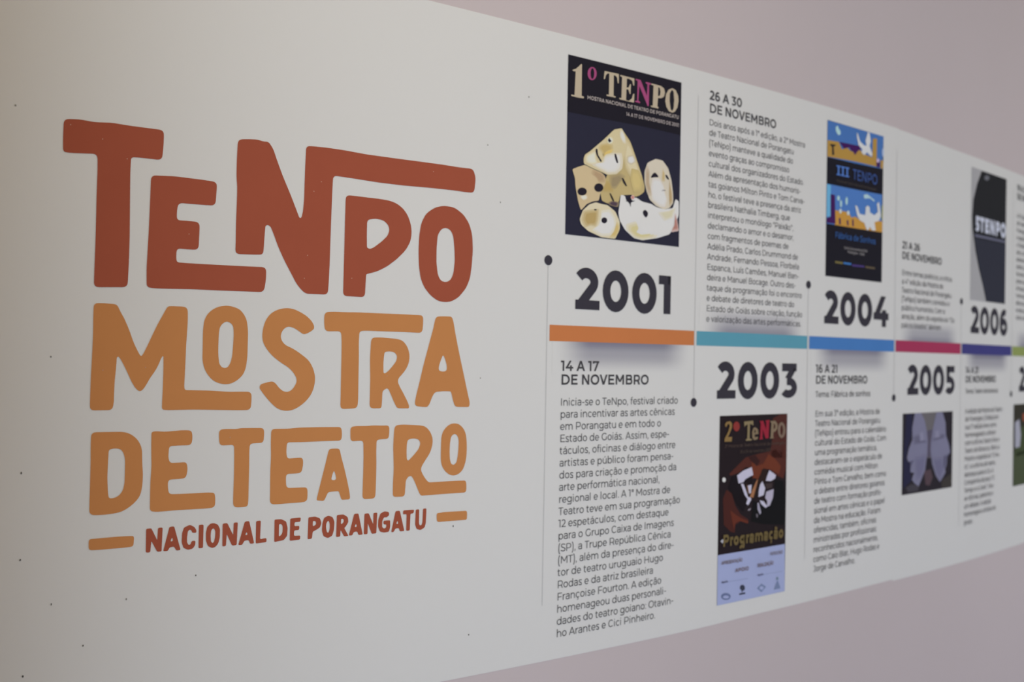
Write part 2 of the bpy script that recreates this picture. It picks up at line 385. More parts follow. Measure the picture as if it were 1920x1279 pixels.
# ---------- the artwork's outlines ----------
LOGO = [  # letter, ink, outline, holes: tenths of a millimetre along the wall and up from the floor
    ('T', 'r', [-8795,18262,-8569,18284,-8380,18270,-8134,18295,-7883,18285,-7599,18285,-7379,18285,-7380,18069,-7398,17829,-7588,17830,-7760,17828,-7850,17820,-7856,17600,-7853,17338,-7847,16931,-7843,16640,-7846,16261,-7857,15888,-8331,15864,-8330,16059,-8323,16603,-8323,17176,-8319,17607,-8324,17813,-8478,17800,-8691,17783,-8794,17785,-8799,17976], []),
    ('E', 'r', [-7554,17584,-7381,17594,-7205,17607,-6997,17603,-6755,17599,-6549,17588,-6558,17410,-6569,17220,-6807,17213,-6988,17210,-7143,17211,-7160,17051,-7155,16944,-7012,16947,-6807,16944,-6809,16750,-6816,16515,-6972,16512,-7148,16515,-7154,16395,-7146,16303,-6847,16301,-6449,16305,-6040,16310,-5726,16317,-5725,16117,-5757,15918,-6095,15914,-6471,15908,-6898,15907,-7254,15895,-7458,15891,-7582,15902,-7589,16190,-7571,16690,-7561,17132], []),
    ('N', 'r', [-6234,18294,-6061,18321,-5914,18333,-5819,18314,-5733,18322,-5654,18223,-5581,18036,-5480,17799,-5334,17499,-5216,17233,-5186,17162,-5163,17148,-5141,17174,-5121,17268,-5105,17469,-5104,17655,-5100,17974,-5088,18334,-4971,18347,-4696,18355,-4401,18352,-4008,18335,-3478,18335,-2961,18339,-2459,18342,-2149,18336,-1833,18344,-1773,18189,-1802,17914,-1965,17906,-2278,17911,-2785,17902,-3276,17886,-3751,17885,-4211,17900,-4451,17906,-4601,17908,-4610,17653,-4616,17383,-4625,16897,-4630,16465,-4640,16142,-4653,15931,-4845,15930,-5045,15928,-5131,15996,-5218,16097,-5276,16199,-5421,16440,-5537,16667,-5609,16845,-5667,16970,-5713,16995,-5754,16976,-5766,16806,-5773,16624,-5784,16514,-5913,16505,-6238,16493,-6234,16667,-6236,16973,-6230,17281,-6228,17537,-6245,17714,-6245,17970], []),
    ('P', 'r', [-4363,17608,-4204,17611,-3991,17608,-3744,17608,-3524,17596,-3380,17557,-3250,17472,-3167,17366,-3105,17216,-3089,17076,-3109,16933,-3202,16771,-3375,16604,-3562,16466,-3747,16371,-3901,16326,-3956,16312,-3964,16124,-3972,15920,-4166,15922,-4376,15923,-4374,16211,-4371,16645,-4369,17189], [[-3958,17231,-3799,17267,-3642,17248,-3553,17178,-3526,17096,-3558,16996,-3666,16890,-3819,16773,-3895,16740,-3951,16758,-3958,16950]]),
    ('O', 'r', [-2442,17618,-2219,17608,-2025,17501,-1899,17351,-1827,17152,-1807,16888,-1822,16622,-1859,16355,-1943,16175,-2096,16006,-2250,15926,-2369,15907,-2522,15920,-2676,16007,-2812,16143,-2891,16296,-2932,16521,-2945,16776,-2938,17032,-2903,17263,-2808,17442,-2627,17568], [[-2393,17232,-2296,17200,-2235,17103,-2202,16859,-2191,16656,-2216,16422,-2276,16302,-2377,16259,-2480,16285,-2543,16388,-2575,16601,-2577,16860,-2559,17091,-2484,17199]]),
    ('M', 'o', [-8326,15633,-8198,15638,-8091,15633,-7999,15627,-7950,15520,-7894,15426,-7820,15260,-7754,15076,-7696,14957,-7655,14884,-7636,14869,-7609,14901,-7548,15032,-7488,15172,-7412,15345,-7342,15478,-7296,15570,-7260,15632,-7127,15636,-6962,15633,-6955,15443,-6962,15260,-6972,15061,-6977,14829,-6982,14597,-6988,14432,-6980,14362,-6834,14359,-6564,14353,-6289,14333,-6080,14336,-5924,14332,-5921,14192,-5932,14046,-6143,14045,-6438,14053,-6827,14064,-7058,14062,-7238,14061,-7315,14069,-7315,14187,-7309,14350,-7306,14595,-7309,14870,-7324,14877,-7344,14840,-7382,14742,-7428,14652,-7505,14537,-7551,14448,-7597,14375,-7635,14348,-7667,14354,-7715,14400,-7772,14496,-7837,14641,-7902,14768,-7943,14840,-7966,14860,-7986,14847,-7993,14687,-8009,14496,-8013,14272,-8012,14192,-8033,14070,-8162,14072,-8346,14069,-8346,14211,-8343,14542,-8333,14842,-8326,15190,-8329,15459], []),
    ('O', 'o', [-6354,15680,-6250,15666,-6144,15629,-6072,15550,-6026,15458,-6001,15287,-6003,15082,-6004,14876,-6026,14705,-6068,14602,-6154,14517,-6257,14462,-6352,14449,-6464,14469,-6559,14519,-6638,14608,-6691,14707,-6719,14832,-6717,15000,-6720,15267,-6707,15418,-6667,15520,-6592,15598,-6491,15656], [[-6349,15436,-6279,15407,-6243,15357,-6232,15247,-6239,15043,-6250,14890,-6273,14788,-6315,14719,-6358,14702,-6410,14715,-6454,14769,-6471,14903,-6474,15038,-6470,15240,-6458,15333,-6417,15397]]),
    ('S', 'o', [-5356,15683,-5243,15669,-5106,15615,-4991,15545,-4909,15462,-4870,15367,-4962,15300,-5064,15259,-5133,15306,-5236,15367,-5338,15387,-5415,15340,-5457,15255,-5451,15171,-5387,15088,-5229,15022,-5091,14935,-4963,14842,-4880,14704,-4842,14554,-4862,14404,-4916,14276,-5005,14171,-5117,14087,-5229,14035,-5340,14022,-5452,14045,-5530,14092,-5631,14187,-5731,14302,-5798,14395,-5778,14451,-5681,14480,-5583,14501,-5528,14468,-5459,14384,-5392,14338,-5325,14325,-5258,14352,-5204,14415,-5167,14490,-5173,14553,-5231,14648,-5311,14721,-5469,14814,-5604,14917,-5693,15019,-5750,15112,-5769,15215,-5755,15361,-5704,15498,-5619,15595,-5499,15658], []),
    ('T', 'o', [-4704,15641,-4528,15654,-4338,15653,-4097,15660,-3601,15659,-3219,15661,-2826,15657,-2822,15520,-2837,15348,-3212,15354,-3720,15355,-3943,15357,-4060,15347,-4068,15149,-4061,14930,-4061,14535,-4058,14184,-4072,14052,-4229,14043,-4385,14039,-4382,14208,-4382,14534,-4382,14968,-4385,15186,-4398,15333,-4521,15330,-4690,15323,-4710,15479], []),
    ('R', 'o', [-3834,15243,-3642,15250,-3491,15241,-3338,15233,-3221,15204,-3128,15102,-3081,14967,-3091,14831,-3145,14718,-3221,14627,-3292,14559,-3308,14492,-3268,14413,-3188,14289,-3107,14152,-3071,14073,-3078,14034,-3208,14036,-3311,14038,-3377,14155,-3444,14290,-3484,14368,-3522,14384,-3584,14346,-3601,14313,-3607,14135,-3615,14042,-3842,14045,-3840,14204,-3838,14535,-3851,14889,-3843,15088], [[-3574,15004,-3473,15017,-3384,15003,-3326,14941,-3342,14851,-3416,14760,-3503,14670,-3566,14634,-3589,14652,-3595,14803,-3585,14937]]),
    ('A', 'o', [-2566,15648,-2394,15657,-2230,15658,-2194,15564,-2138,15309,-2047,14960,-1955,14633,-1879,14351,-1811,14116,-1823,14041,-1998,14043,-2124,14049,-2167,14143,-2213,14306,-2232,14325,-2392,14330,-2554,14313,-2606,14239,-2657,14114,-2704,14050,-2816,14056,-2969,14076,-2939,14242,-2878,14469,-2805,14766,-2707,15111,-2619,15412], [[-2398,14978,-2350,14886,-2314,14771,-2318,14689,-2399,14673,-2490,14695,-2478,14792,-2432,14908]]),
    ('D', 'o', [-8319,13752,-8173,13752,-8010,13751,-7860,13748,-7759,13712,-7673,13641,-7621,13561,-7593,13473,-7586,13281,-7571,13107,-7576,12933,-7603,12795,-7669,12704,-7768,12623,-7867,12569,-7999,12547,-8146,12540,-8319,12548,-8320,12700,-8318,12971,-8317,13310,-8322,13565], [[-8069,13489,-8004,13507,-7913,13501,-7862,13448,-7834,13343,-7833,13153,-7835,12981,-7857,12879,-7906,12812,-7971,12778,-8053,12773,-8067,12873,-8080,13079,-8076,13267]]),
    ('E', 'o', [-7461,13740,-7386,13745,-7264,13735,-7142,13741,-7001,13754,-6859,13745,-6842,13644,-6857,13520,-7031,13522,-7193,13516,-7200,13425,-7203,13337,-7175,13260,-7026,13261,-6928,13266,-6906,13165,-6928,13018,-7055,13012,-7199,13010,-7200,12896,-7182,12789,-7015,12783,-6747,12782,-6602,12783,-6483,12773,-6468,12694,-6469,12546,-6597,12536,-6831,12539,-7097,12540,-7289,12535,-7358,12534,-7458,12550,-7460,12717,-7460,12997,-7449,13223,-7459,13486], []),
    ('T', 'o', [-6432,13746,-6311,13757,-6162,13750,-6086,13763,-5896,13761,-5703,13756,-5700,13632,-5711,13521,-5833,13521,-5933,13513,-5939,13399,-5935,13122,-5937,12846,-5937,12626,-5945,12525,-6039,12520,-6181,12526,-6184,12677,-6179,13042,-6182,13316,-6188,13506,-6287,13502,-6417,13501,-6432,13615], []),
    ('E', 'o', [-5583,13737,-5456,13738,-5312,13735,-5104,13749,-4765,13749,-4362,13742,-4342,13641,-4350,13514,-4673,13516,-5057,13512,-5311,13516,-5318,13423,-5320,13345,-5301,13253,-5156,13259,-5034,13260,-5024,13157,-5050,13013,-5171,13007,-5316,13008,-5318,12897,-5305,12780,-5124,12776,-4945,12774,-4936,12661,-4944,12543,-5077,12532,-5285,12533,-5429,12529,-5580,12534,-5580,12718,-5584,13065,-5577,13296,-5586,13529], []),
    ('A', 'o', [-4573,13385,-4475,13388,-4382,13383,-4350,13249,-4291,13065,-4230,12841,-4181,12636,-4168,12528,-4257,12530,-4328,12528,-4354,12606,-4377,12664,-4393,12677,-4480,12678,-4574,12671,-4599,12621,-4644,12530,-4716,12541,-4780,12549,-4741,12709,-4682,12944,-4622,13180], [[-4475,13030,-4447,12962,-4432,12881,-4463,12861,-4524,12872,-4508,12945]]),
    ('T', 'o', [-4188,13738,-4083,13752,-3902,13746,-3765,13755,-3602,13747,-3455,13748,-3452,13628,-3464,13518,-3597,13516,-3694,13507,-3697,13326,-3689,13079,-3690,12812,-3693,12628,-3702,12518,-3805,12514,-3940,12516,-3940,12703,-3935,12988,-3936,13253,-3946,13502,-4055,13501,-4181,13495,-4190,13617], []),
    ('R', 'o', [-3351,13745,-3202,13757,-3009,13746,-2838,13734,-2739,13714,-2638,13627,-2581,13498,-2583,13391,-2630,13244,-2726,13121,-2797,13018,-2813,12956,-2769,12869,-2693,12770,-2643,12729,-2418,12728,-2113,12728,-1864,12721,-1851,12627,-1853,12505,-2056,12507,-2413,12507,-2687,12505,-2798,12505,-2836,12556,-2887,12665,-2951,12794,-3001,12864,-3061,12852,-3108,12792,-3117,12657,-3126,12513,-3245,12514,-3359,12519,-3362,12754,-3351,13002,-3360,13168,-3371,13376,-3364,13584], [[-3088,13492,-2979,13514,-2869,13490,-2831,13431,-2854,13337,-2925,13256,-3020,13165,-3075,13125,-3099,13158,-3107,13283,-3103,13409]]),
    ('O', 'o', [-2123,13756,-2032,13736,-1940,13663,-1885,13563,-1861,13410,-1856,13214,-1881,13041,-1936,12914,-2025,12842,-2140,12818,-2243,12853,-2334,12933,-2387,13021,-2407,13129,-2407,13343,-2403,13524,-2363,13630,-2288,13704,-2213,13745], [[-2126,13570,-2066,13536,-2034,13459,-2036,13330,-2050,13157,-2076,13050,-2132,13009,-2189,13034,-2216,13121,-2225,13272,-2218,13422,-2195,13529]]),
    ('-', 'o', [-8316,12200,-8106,12204,-7859,12206,-7679,12199,-7681,12124,-7688,12042,-7855,12035,-8020,12035,-8183,12033,-8313,12039,-8319,12124], []),
    ('-', 'o', [-2468,12176,-2304,12186,-2049,12180,-1825,12175,-1825,12082,-1829,12013,-2045,12016,-2301,12018,-2460,12020,-2469,12108], []),
]
CAPTION = [
    ('N', [-7507,12291,-7430,12294,-7340,12106,-7332,12292,-7263,12294,-7272,11933,-7336,11934,-7426,12104,-7439,11934,-7504,11936], []),
    ('A', [-7162,12294,-7092,12299,-6986,11930,-7052,11928,-7085,11991,-7151,11986,-7180,11932,-7248,11935], [[-7120,12141,-7101,12077,-7143,12072]]),
    ('C', [-6751,12174,-6814,12179,-6828,12216,-6851,12232,-6881,12211,-6893,12114,-6891,12034,-6864,11996,-6837,12003,-6820,12055,-6761,12053,-6765,11988,-6800,11937,-6871,11923,-6943,11958,-6973,12049,-6969,12191,-6941,12269,-6853,12303,-6789,12270,-6752,12219], []),
    ('I', [-6714,12293,-6642,12293,-6643,11933,-6713,11933], []),
    ('O', [-6482,12303,-6417,12275,-6382,12200,-6384,12073,-6405,11985,-6446,11934,-6500,11920,-6565,11953,-6600,12037,-6603,12163,-6585,12251,-6536,12298], [[-6484,12229,-6455,12178,-6458,12079,-6475,12008,-6497,11992,-6521,12021,-6529,12121,-6520,12201]]),
    ('N', [-6343,12284,-6269,12288,-6171,12093,-6166,12287,-6100,12288,-6111,11933,-6186,11930,-6274,12119,-6283,11933,-6340,11928], []),
    ('A', [-5987,12289,-5916,12295,-5826,11936,-5893,11933,-5917,11995,-5989,11990,-6022,11927,-6086,11929], [[-5955,12131,-5934,12078,-5978,12074]]),
    ('L', [-5801,12285,-5724,12289,-5731,11993,-5624,12003,-5623,11938,-5801,11930], []),
    ('D', [-5495,12287,-5382,12285,-5299,12244,-5270,12135,-5277,12009,-5334,11946,-5493,11928], [[-5418,12214,-5364,12200,-5352,12132,-5361,12045,-5417,12001]]),
    ('E', [-5228,12284,-5046,12288,-5053,12220,-5153,12220,-5156,12156,-5068,12155,-5071,12090,-5157,12087,-5159,12001,-5048,11996,-5053,11932,-5230,11925], []),
    ('P', [-4913,12281,-4796,12286,-4709,12251,-4682,12169,-4706,12102,-4770,12067,-4833,12042,-4845,11929,-4920,11925], [[-4833,12220,-4784,12212,-4772,12156,-4835,12121]]),
    ('O', [-4559,12284,-4482,12254,-4447,12172,-4455,12032,-4486,11945,-4561,11915,-4638,11951,-4670,12039,-4664,12168,-4634,12255], [[-4557,12210,-4530,12148,-4532,12058,-4552,12000,-4579,12012,-4598,12083,-4595,12163]]),
    ('R', [-4406,12283,-4284,12284,-4206,12234,-4193,12153,-4236,12085,-4268,12058,-4185,11920,-4265,11917,-4334,12033,-4336,11922,-4413,11919], [[-4327,12219,-4283,12210,-4275,12159,-4331,12113]]),
    ('A', [-4088,12280,-4009,12281,-3922,11921,-4001,11919,-4025,11982,-4092,11977,-4114,11924,-4181,11924], [[-4051,12122,-4031,12060,-4079,12057]]),
    ('N', [-3896,12269,-3816,12272,-3727,12077,-3726,12271,-3653,12272,-3665,11920,-3751,11919,-3830,12105,-3831,11922,-3902,11923], []),
    ('G', [-3423,12209,-3474,12177,-3520,12185,-3554,12125,-3556,12023,-3528,11990,-3481,11996,-3471,12057,-3529,12062,-3531,12124,-3402,12124,-3399,12010,-3421,11929,-3515,11921,-3596,11944,-3633,12029,-3631,12152,-3592,12252,-3511,12283,-3429,12265], []),
    ('A', [-3299,12272,-3216,12273,-3119,11916,-3208,11916,-3228,11976,-3299,11972,-3326,11916,-3378,11916], [[-3260,12114,-3239,12050,-3282,12047]]),
    ('T', [-3149,12272,-2932,12272,-2943,12210,-3003,12206,-3011,11917,-3083,11915,-3080,12205,-3152,12204], []),
    ('U', [-2898,12270,-2829,12271,-2829,12029,-2811,11985,-2774,11993,-2758,12045,-2751,12276,-2682,12276,-2689,12029,-2712,11946,-2797,11906,-2875,11932,-2907,12014], []),
]
POSTERS = {
 2001: dict(rect=(344,17343,3517,20829), bg=(0.034, 0.034, 0.061), pieces=[
  ('title_band', 'darker band across the top', [((0.022, 0.02, 0.03),1,[346,20826,3510,20829,3511,19713,2434,19730,1270,19716,346,19714],[])]),
  ('title_lettering', 'beige and magenta serif title', [((0.613, 0.521, 0.39),2,[444,20541,539,20582,612,20644,669,20699,691,20700,696,20079,755,20075,756,20039,594,20029,430,20035,429,20064,514,20062,533,20532,476,20522],[]),
    ((0.455, 0.096, 0.249),2,[1081,20584,1070,20524,1037,20473,990,20439,936,20429,887,20446,853,20486,840,20541,850,20600,883,20651,930,20685,984,20695,1033,20679,1067,20639],[[1015,20572,1011,20524,998,20484,980,20459,958,20456,938,20473,924,20509,918,20555,922,20603,934,20643,953,20667,975,20671,995,20654,1009,20618]]),
    ((0.613, 0.521, 0.39),2,[1288,20672,1680,20682,1679,20493,1652,20492,1631,20602,1577,20635,1539,20633,1541,20218,1598,20219,1599,20190,1354,20187,1353,20217,1416,20217,1418,20645,1373,20640,1328,20599,1301,20511,1270,20509],[]),
    ((0.613, 0.521, 0.39),2,[1715,20671,2113,20667,2111,20517,2085,20516,2055,20609,1960,20635,1901,20630,1899,20446,1952,20455,1991,20530,2019,20535,2009,20329,1986,20329,1953,20413,1895,20412,1888,20190,1970,20187,2051,20251,2084,20350,2120,20356,2112,20173,1703,20177,1702,20207,1760,20207,1768,20640,1715,20643],[]),
    ((0.455, 0.096, 0.249),2,[2148,20668,2291,20668,2479,20373,2491,20617,2437,20624,2441,20656,2595,20655,2590,20625,2539,20616,2540,20173,2508,20163,2258,20542,2235,20230,2290,20219,2286,20190,2143,20195,2147,20219,2201,20225,2208,20636,2149,20643],[]),
    ((0.613, 0.521, 0.39),2,[2602,20653,2879,20649,2980,20614,3012,20532,2984,20440,2897,20394,2805,20384,2790,20203,2827,20197,2823,20165,2599,20165,2598,20194,2654,20195,2669,20622,2603,20622],[[2810,20611,2855,20596,2877,20527,2863,20446,2805,20419]]),
    ((0.613, 0.521, 0.39),2,[3231,20661,3334,20640,3414,20530,3429,20426,3394,20279,3319,20179,3243,20146,3141,20159,3059,20243,3023,20359,3045,20503,3118,20612],[[3219,20629,3271,20594,3293,20421,3279,20243,3238,20180,3191,20211,3154,20381,3158,20540]])]),
  ('mask', 'tan face mask with slit eye in the middle of the heap', [((0.661, 0.529, 0.258),1,[1776,19602,2023,19378,2119,19215,2249,18966,2379,18715,2462,18502,2449,18389,2326,18308,2203,18262,2079,18293,1777,18249,1735,18103,1601,18078,1425,18049,1278,18088,1231,18255,1356,18507,1412,18621],[]),
    ((0.746, 0.628, 0.354),2,[1884,19469,2024,19356,2184,19068,2379,18704,2135,18553,1915,18791,1817,19108],[]),
    ((0.818, 0.702, 0.441),2.25,[1914,19386,2028,19294,2160,19057,2319,18759,2119,18635,1939,18830,1858,19090],[]),
    ((0.885, 0.791, 0.54),2.5,[1946,19294,2033,19224,2132,19045,2252,18820,2101,18726,1965,18874,1904,19070],[]),
    ((0.755, 0.668, 0.468),3,[1939,19059,2122,19116,2202,18982,2065,18898,1942,18927],[]),
    ((0.837, 0.782, 0.684),3.25,[1960,19047,2109,19094,2175,18985,2063,18916,1962,18939],[]),
    ((0.9, 0.9, 0.9),3.5,[1983,19035,2096,19070,2145,18987,2061,18936,1985,18953],[]),
    ((0.56, 0.446, 0.235),2,[1471,18607,1766,18697,1919,18649,1771,18511,1654,18367,1448,18322],[]),
    ((0.496, 0.395, 0.221),2.25,[1507,18592,1749,18666,1874,18627,1753,18514,1657,18395,1488,18358],[]),
    ((0.429, 0.342, 0.204),2.5,[1546,18576,1730,18631,1824,18602,1733,18516,1660,18427,1532,18399],[]),
    ((0.712, 0.573, 0.268),3,[2067,18832,2283,18815,2398,18584,2355,18401,2139,18355,2042,18586],[]),
    ((0.755, 0.612, 0.278),3.25,[2093,18790,2271,18775,2364,18586,2330,18436,2153,18398,2073,18588],[]),
    ((0.8, 0.644, 0.288),3.5,[2122,18742,2257,18731,2327,18588,2301,18475,2167,18446,2107,18590],[]),
    ((0.645, 0.5, 0.221),2,[1385,18510,1533,18484,1596,18295,1303,18263,1301,18371],[]),
    ((0.629, 0.472, 0.2),2.25,[1392,18487,1513,18466,1565,18311,1325,18285,1323,18373],[]),
    ((0.621, 0.452, 0.176),2.5,[1399,18462,1491,18446,1530,18329,1349,18309,1347,18376],[]),
    ((0.028, 0.024, 0.039),4,[1799,18602,1844,18601,1906,18527,1953,18455,1923,18445,1846,18509],[]),
    ((0.028, 0.024, 0.039),4,[1470,18259,1508,18257,1563,18183,1610,18111,1571,18101,1516,18178],[]),
    ((0.38, 0.294, 0.188),3,[1425,18049,1541,18115,1750,18104,1708,18001,1514,18015],[]),
    ((0.226, 0.166, 0.146),3.25,[1454,18050,1550,18105,1721,18096,1686,18011,1527,18022],[]),
    ((0.116, 0.078, 0.108),3.5,[1486,18052,1559,18093,1688,18086,1662,18023,1542,18031],[])]),
  ('mask', 'cream smiling mask at the top of the heap', [((0.818, 0.711, 0.441),5,[1568,19544,1776,19602,1853,19508,1933,19322,1876,19182,1836,18957,1810,18779,1648,18650,1412,18611,1265,18647,1004,18701,776,18758,768,18853,800,18942,912,19010,1279,19296],[]),
    ((0.764, 0.628, 0.343),6,[1194,19198,1397,19248,1545,19236,1547,19138,1372,19071,1287,18952,1241,19054,1139,19105],[]),
    ((0.729, 0.573, 0.273),6.25,[1220,19185,1387,19226,1508,19216,1510,19136,1366,19081,1297,18983,1259,19067,1175,19108],[]),
    ((0.686, 0.521, 0.217),6.5,[1249,19171,1375,19201,1467,19193,1468,19133,1360,19092,1307,19018,1279,19081,1215,19112],[]),
    ((0.846, 0.694, 0.349),6,[1256,19034,1430,19122,1576,19164,1519,19069,1315,18999,1288,18930],[]),
    ((0.875, 0.685, 0.283),6.25,[1281,19038,1424,19110,1544,19144,1497,19066,1330,19008,1307,18952],[]),
    ((0.894, 0.677, 0.23),6.5,[1309,19041,1417,19096,1508,19121,1473,19063,1346,19019,1329,18977],[]),
    ((0.875, 0.809, 0.65),6,[1519,19069,1787,19104,1822,18912,1795,18777,1647,18671,1411,18632,1177,18701,974,18762,1116,18822,1261,18841,1315,18999],[]),
    ((0.9, 0.886, 0.838),6.25,[1504,19028,1723,19057,1752,18899,1729,18789,1609,18703,1416,18670,1223,18726,1056,18776,1173,18826,1292,18841,1337,18971],[]),
    ((0.9, 0.9, 0.9),6.5,[1488,18983,1653,19005,1674,18886,1657,18802,1567,18737,1421,18713,1275,18755,1148,18793,1237,18831,1327,18842,1361,18940],[]),
    ((0.894, 0.8, 0.57),6,[884,18964,1082,19054,1086,18904,1146,18805,974,18762,817,18795,815,18912],[]),
    ((0.9, 0.876, 0.675),6.25,[900,18950,1062,19024,1065,18901,1114,18819,974,18784,845,18812,843,18907],[]),
    ((0.9, 0.9, 0.791),6.5,[917,18934,1040,18990,1042,18897,1079,18835,973,18809,876,18829,874,18902],[]),
    ((0.875, 0.791, 0.586),6,[1717,19554,1791,19576,1870,19445,1904,19296,1813,19305,1720,19424],[]),
    ((0.9, 0.847, 0.701),6.25,[1732,19533,1793,19551,1858,19443,1885,19321,1811,19328,1734,19425],[]),
    ((0.9, 0.9, 0.838),6.5,[1749,19508,1795,19522,1844,19441,1865,19348,1809,19354,1751,19427],[]),
    ((0.028, 0.024, 0.039),7,[1081,19097,1122,19096,1136,18986,1245,18871,1217,18844,1107,18961,1071,19031],[]),
    ((0.028, 0.024, 0.039),7,[1579,19066,1623,19061,1670,18958,1690,18884,1648,18879,1596,18970],[]),
    ((0.9, 0.828, 0.586),7,[1543,19322,1535,19289,1511,19260,1476,19241,1437,19236,1401,19245,1376,19267,1367,19298,1375,19331,1398,19360,1433,19379,1473,19385,1508,19375,1534,19353],[]),
    ((0.9, 0.9, 0.701),7.25,[1527,19320,1521,19293,1501,19269,1472,19253,1440,19249,1411,19257,1390,19275,1383,19300,1389,19327,1409,19351,1437,19367,1469,19371,1499,19364,1519,19345],[]),
    ((0.9, 0.9, 0.838),7.5,[1509,19318,1504,19297,1490,19279,1468,19267,1444,19264,1421,19270,1406,19283,1400,19302,1405,19323,1420,19341,1441,19353,1466,19356,1488,19350,1503,19337],[]),
    ((0.028, 0.024, 0.039),8,[1390,19301,1433,19366,1454,19321,1502,19301,1461,19283,1432,19257,1417,19283],[])]),
  ('mask', 'tan eared mask with two round eye holes', [((0.764, 0.612, 0.378),3,[486,18617,610,18670,805,18741,1005,18691,1265,18636,1354,18571,1371,18465,1301,18349,1231,18234,1191,18079,1048,18053,879,17982,727,17839,653,18002,577,18290,559,18457],[]),
    ((0.678, 0.521, 0.32),4,[1005,18691,1265,18636,1354,18571,1363,18453,1183,18433,1123,18522,978,18591],[]),
    ((0.621, 0.459, 0.283),4.25,[1036,18667,1250,18622,1323,18569,1330,18472,1183,18455,1134,18529,1015,18585],[]),
    ((0.567, 0.401, 0.249),4.5,[1071,18640,1233,18606,1288,18566,1294,18493,1182,18480,1145,18536,1055,18578],[]),
    ((0.846, 0.719, 0.525),4,[692,18133,874,18163,904,18091,793,18037,708,18071],[]),
    ((0.9, 0.809, 0.65),4.25,[710,18127,860,18151,885,18093,793,18048,723,18076],[]),
    ((0.9, 0.9, 0.791),4.5,[731,18120,844,18139,862,18094,793,18061,740,18081],[]),
    ((0.028, 0.024, 0.039),5,[867,18224,856,18189,823,18158,775,18137,721,18131,673,18141,639,18165,626,18198,638,18233,670,18264,718,18284,772,18290,820,18280,855,18257],[]),
    ((0.028, 0.024, 0.039),5,[1301,18349,1290,18310,1257,18277,1208,18255,1154,18249,1106,18260,1072,18286,1059,18322,1070,18360,1103,18394,1151,18416,1205,18422,1254,18411,1288,18385],[])]),
  ('mask', 'pale oval mask with a calm face', [((0.837, 0.764, 0.633),2,[2766,19111,2976,19104,3143,18966,3247,18728,3303,18460,3315,18256,3195,18130,3032,18090,2805,18135,2610,18250,2512,18418,2451,18590,2446,18812,2530,19002],[]),
    ((0.746, 0.644, 0.503),3,[2470,18860,2531,18957,2597,18831,2586,18605,2672,18346,2577,18313,2478,18504],[]),
    ((0.686, 0.565, 0.422),3.25,[2486,18819,2536,18898,2590,18795,2581,18610,2651,18397,2574,18371,2493,18526],[]),
    ((0.629, 0.493, 0.343),3.5,[2504,18773,2541,18833,2582,18755,2576,18615,2629,18454,2570,18434,2509,18552],[]),
    ((0.894, 0.857, 0.819),3,[2679,18706,2888,18720,3021,18565,3057,18433,3125,18304,3064,18139,2901,18145,2674,18256,2636,18499],[]),
    ((0.9, 0.9, 0.9),3.25,[2718,18655,2889,18665,2998,18539,3027,18431,3083,18325,3033,18190,2900,18194,2713,18286,2682,18485],[]),
    ((0.9, 0.9, 0.9),3.5,[2760,18597,2890,18605,2972,18510,2994,18428,3037,18348,2999,18246,2898,18249,2757,18318,2733,18469],[]),
    ((0.8, 0.685, 0.475),3,[2980,18946,3047,18841,3052,18660,2954,18671,2966,18831],[]),
    ((0.773, 0.636, 0.378),3.25,[2983,18918,3039,18832,3042,18683,2962,18692,2972,18823],[]),
    ((0.746, 0.581, 0.288),3.5,[2987,18886,3029,18821,3032,18709,2971,18716,2979,18815],[]),
    ((0.737, 0.62, 0.448),3,[3180,18766,3270,18457,3292,18254,3195,18152,3171,18446],[]),
    ((0.661, 0.529, 0.337),3.25,[3188,18703,3262,18449,3279,18283,3200,18200,3180,18440],[]),
    ((0.598, 0.439, 0.239),3.5,[3196,18633,3252,18441,3265,18315,3205,18252,3191,18434],[]),
    ((0.028, 0.024, 0.039),4,[2619,18699,2678,18785,2740,18830,2805,18800,2865,18744,2743,18729],[]),
    ((0.028, 0.024, 0.039),4,[3048,18823,3114,18815,3182,18720,3099,18738],[]),
    ((0.482, 0.426, 0.396),4,[2933,18456,3006,18500,3072,18494,3072,18480,3007,18478],[]),
    ((0.287, 0.245, 0.263),4.25,[2948,18460,3009,18497,3062,18492,3062,18481,3009,18478],[]),
    ((0.148, 0.119, 0.157),4.5,[2965,18466,3011,18493,3051,18489,3052,18481,3011,18479],[])]),
  ('mask', 'beaked mask with one round eye at the lower left of the heap', [((0.885, 0.8, 0.578),5,[1106,18038,1250,18020,1426,18012,1635,17907,1759,17723,1768,17570,1648,17359,1500,17356,1266,17362,919,17453,733,17564,694,17667,769,17844,935,17977],[]),
    ((0.764, 0.644, 0.39),6,[769,17833,995,17887,1195,17918,1184,17755,1172,17668,1117,17556,973,17565,833,17509,731,17649],[]),
    ((0.678, 0.536, 0.278),6.25,[810,17810,995,17854,1159,17879,1150,17746,1140,17675,1095,17583,977,17590,862,17544,779,17659],[]),
    ((0.598, 0.439, 0.188),6.5,[855,17784,995,17818,1119,17836,1112,17736,1105,17682,1071,17612,982,17618,895,17583,831,17670],[]),
    ((0.9, 0.866, 0.745),6,[1253,17891,1486,17936,1638,17777,1671,17627,1528,17419,1265,17386,1004,17482,1174,17582,1228,17717],[]),
    ((0.9, 0.9, 0.897),6.25,[1272,17847,1463,17883,1588,17753,1615,17631,1497,17460,1282,17433,1067,17511,1207,17594,1252,17704],[]),
    ((0.9, 0.9, 0.9),6.5,[1294,17798,1438,17825,1532,17727,1552,17634,1464,17505,1301,17485,1138,17544,1244,17606,1278,17690],[]),
    ((0.846, 0.719, 0.428),6,[1669,17714,1760,17657,1749,17525,1642,17368,1470,17366,1615,17513],[]),
    ((0.828, 0.668, 0.331),6.25,[1666,17680,1741,17633,1731,17525,1643,17396,1502,17395,1621,17515],[]),
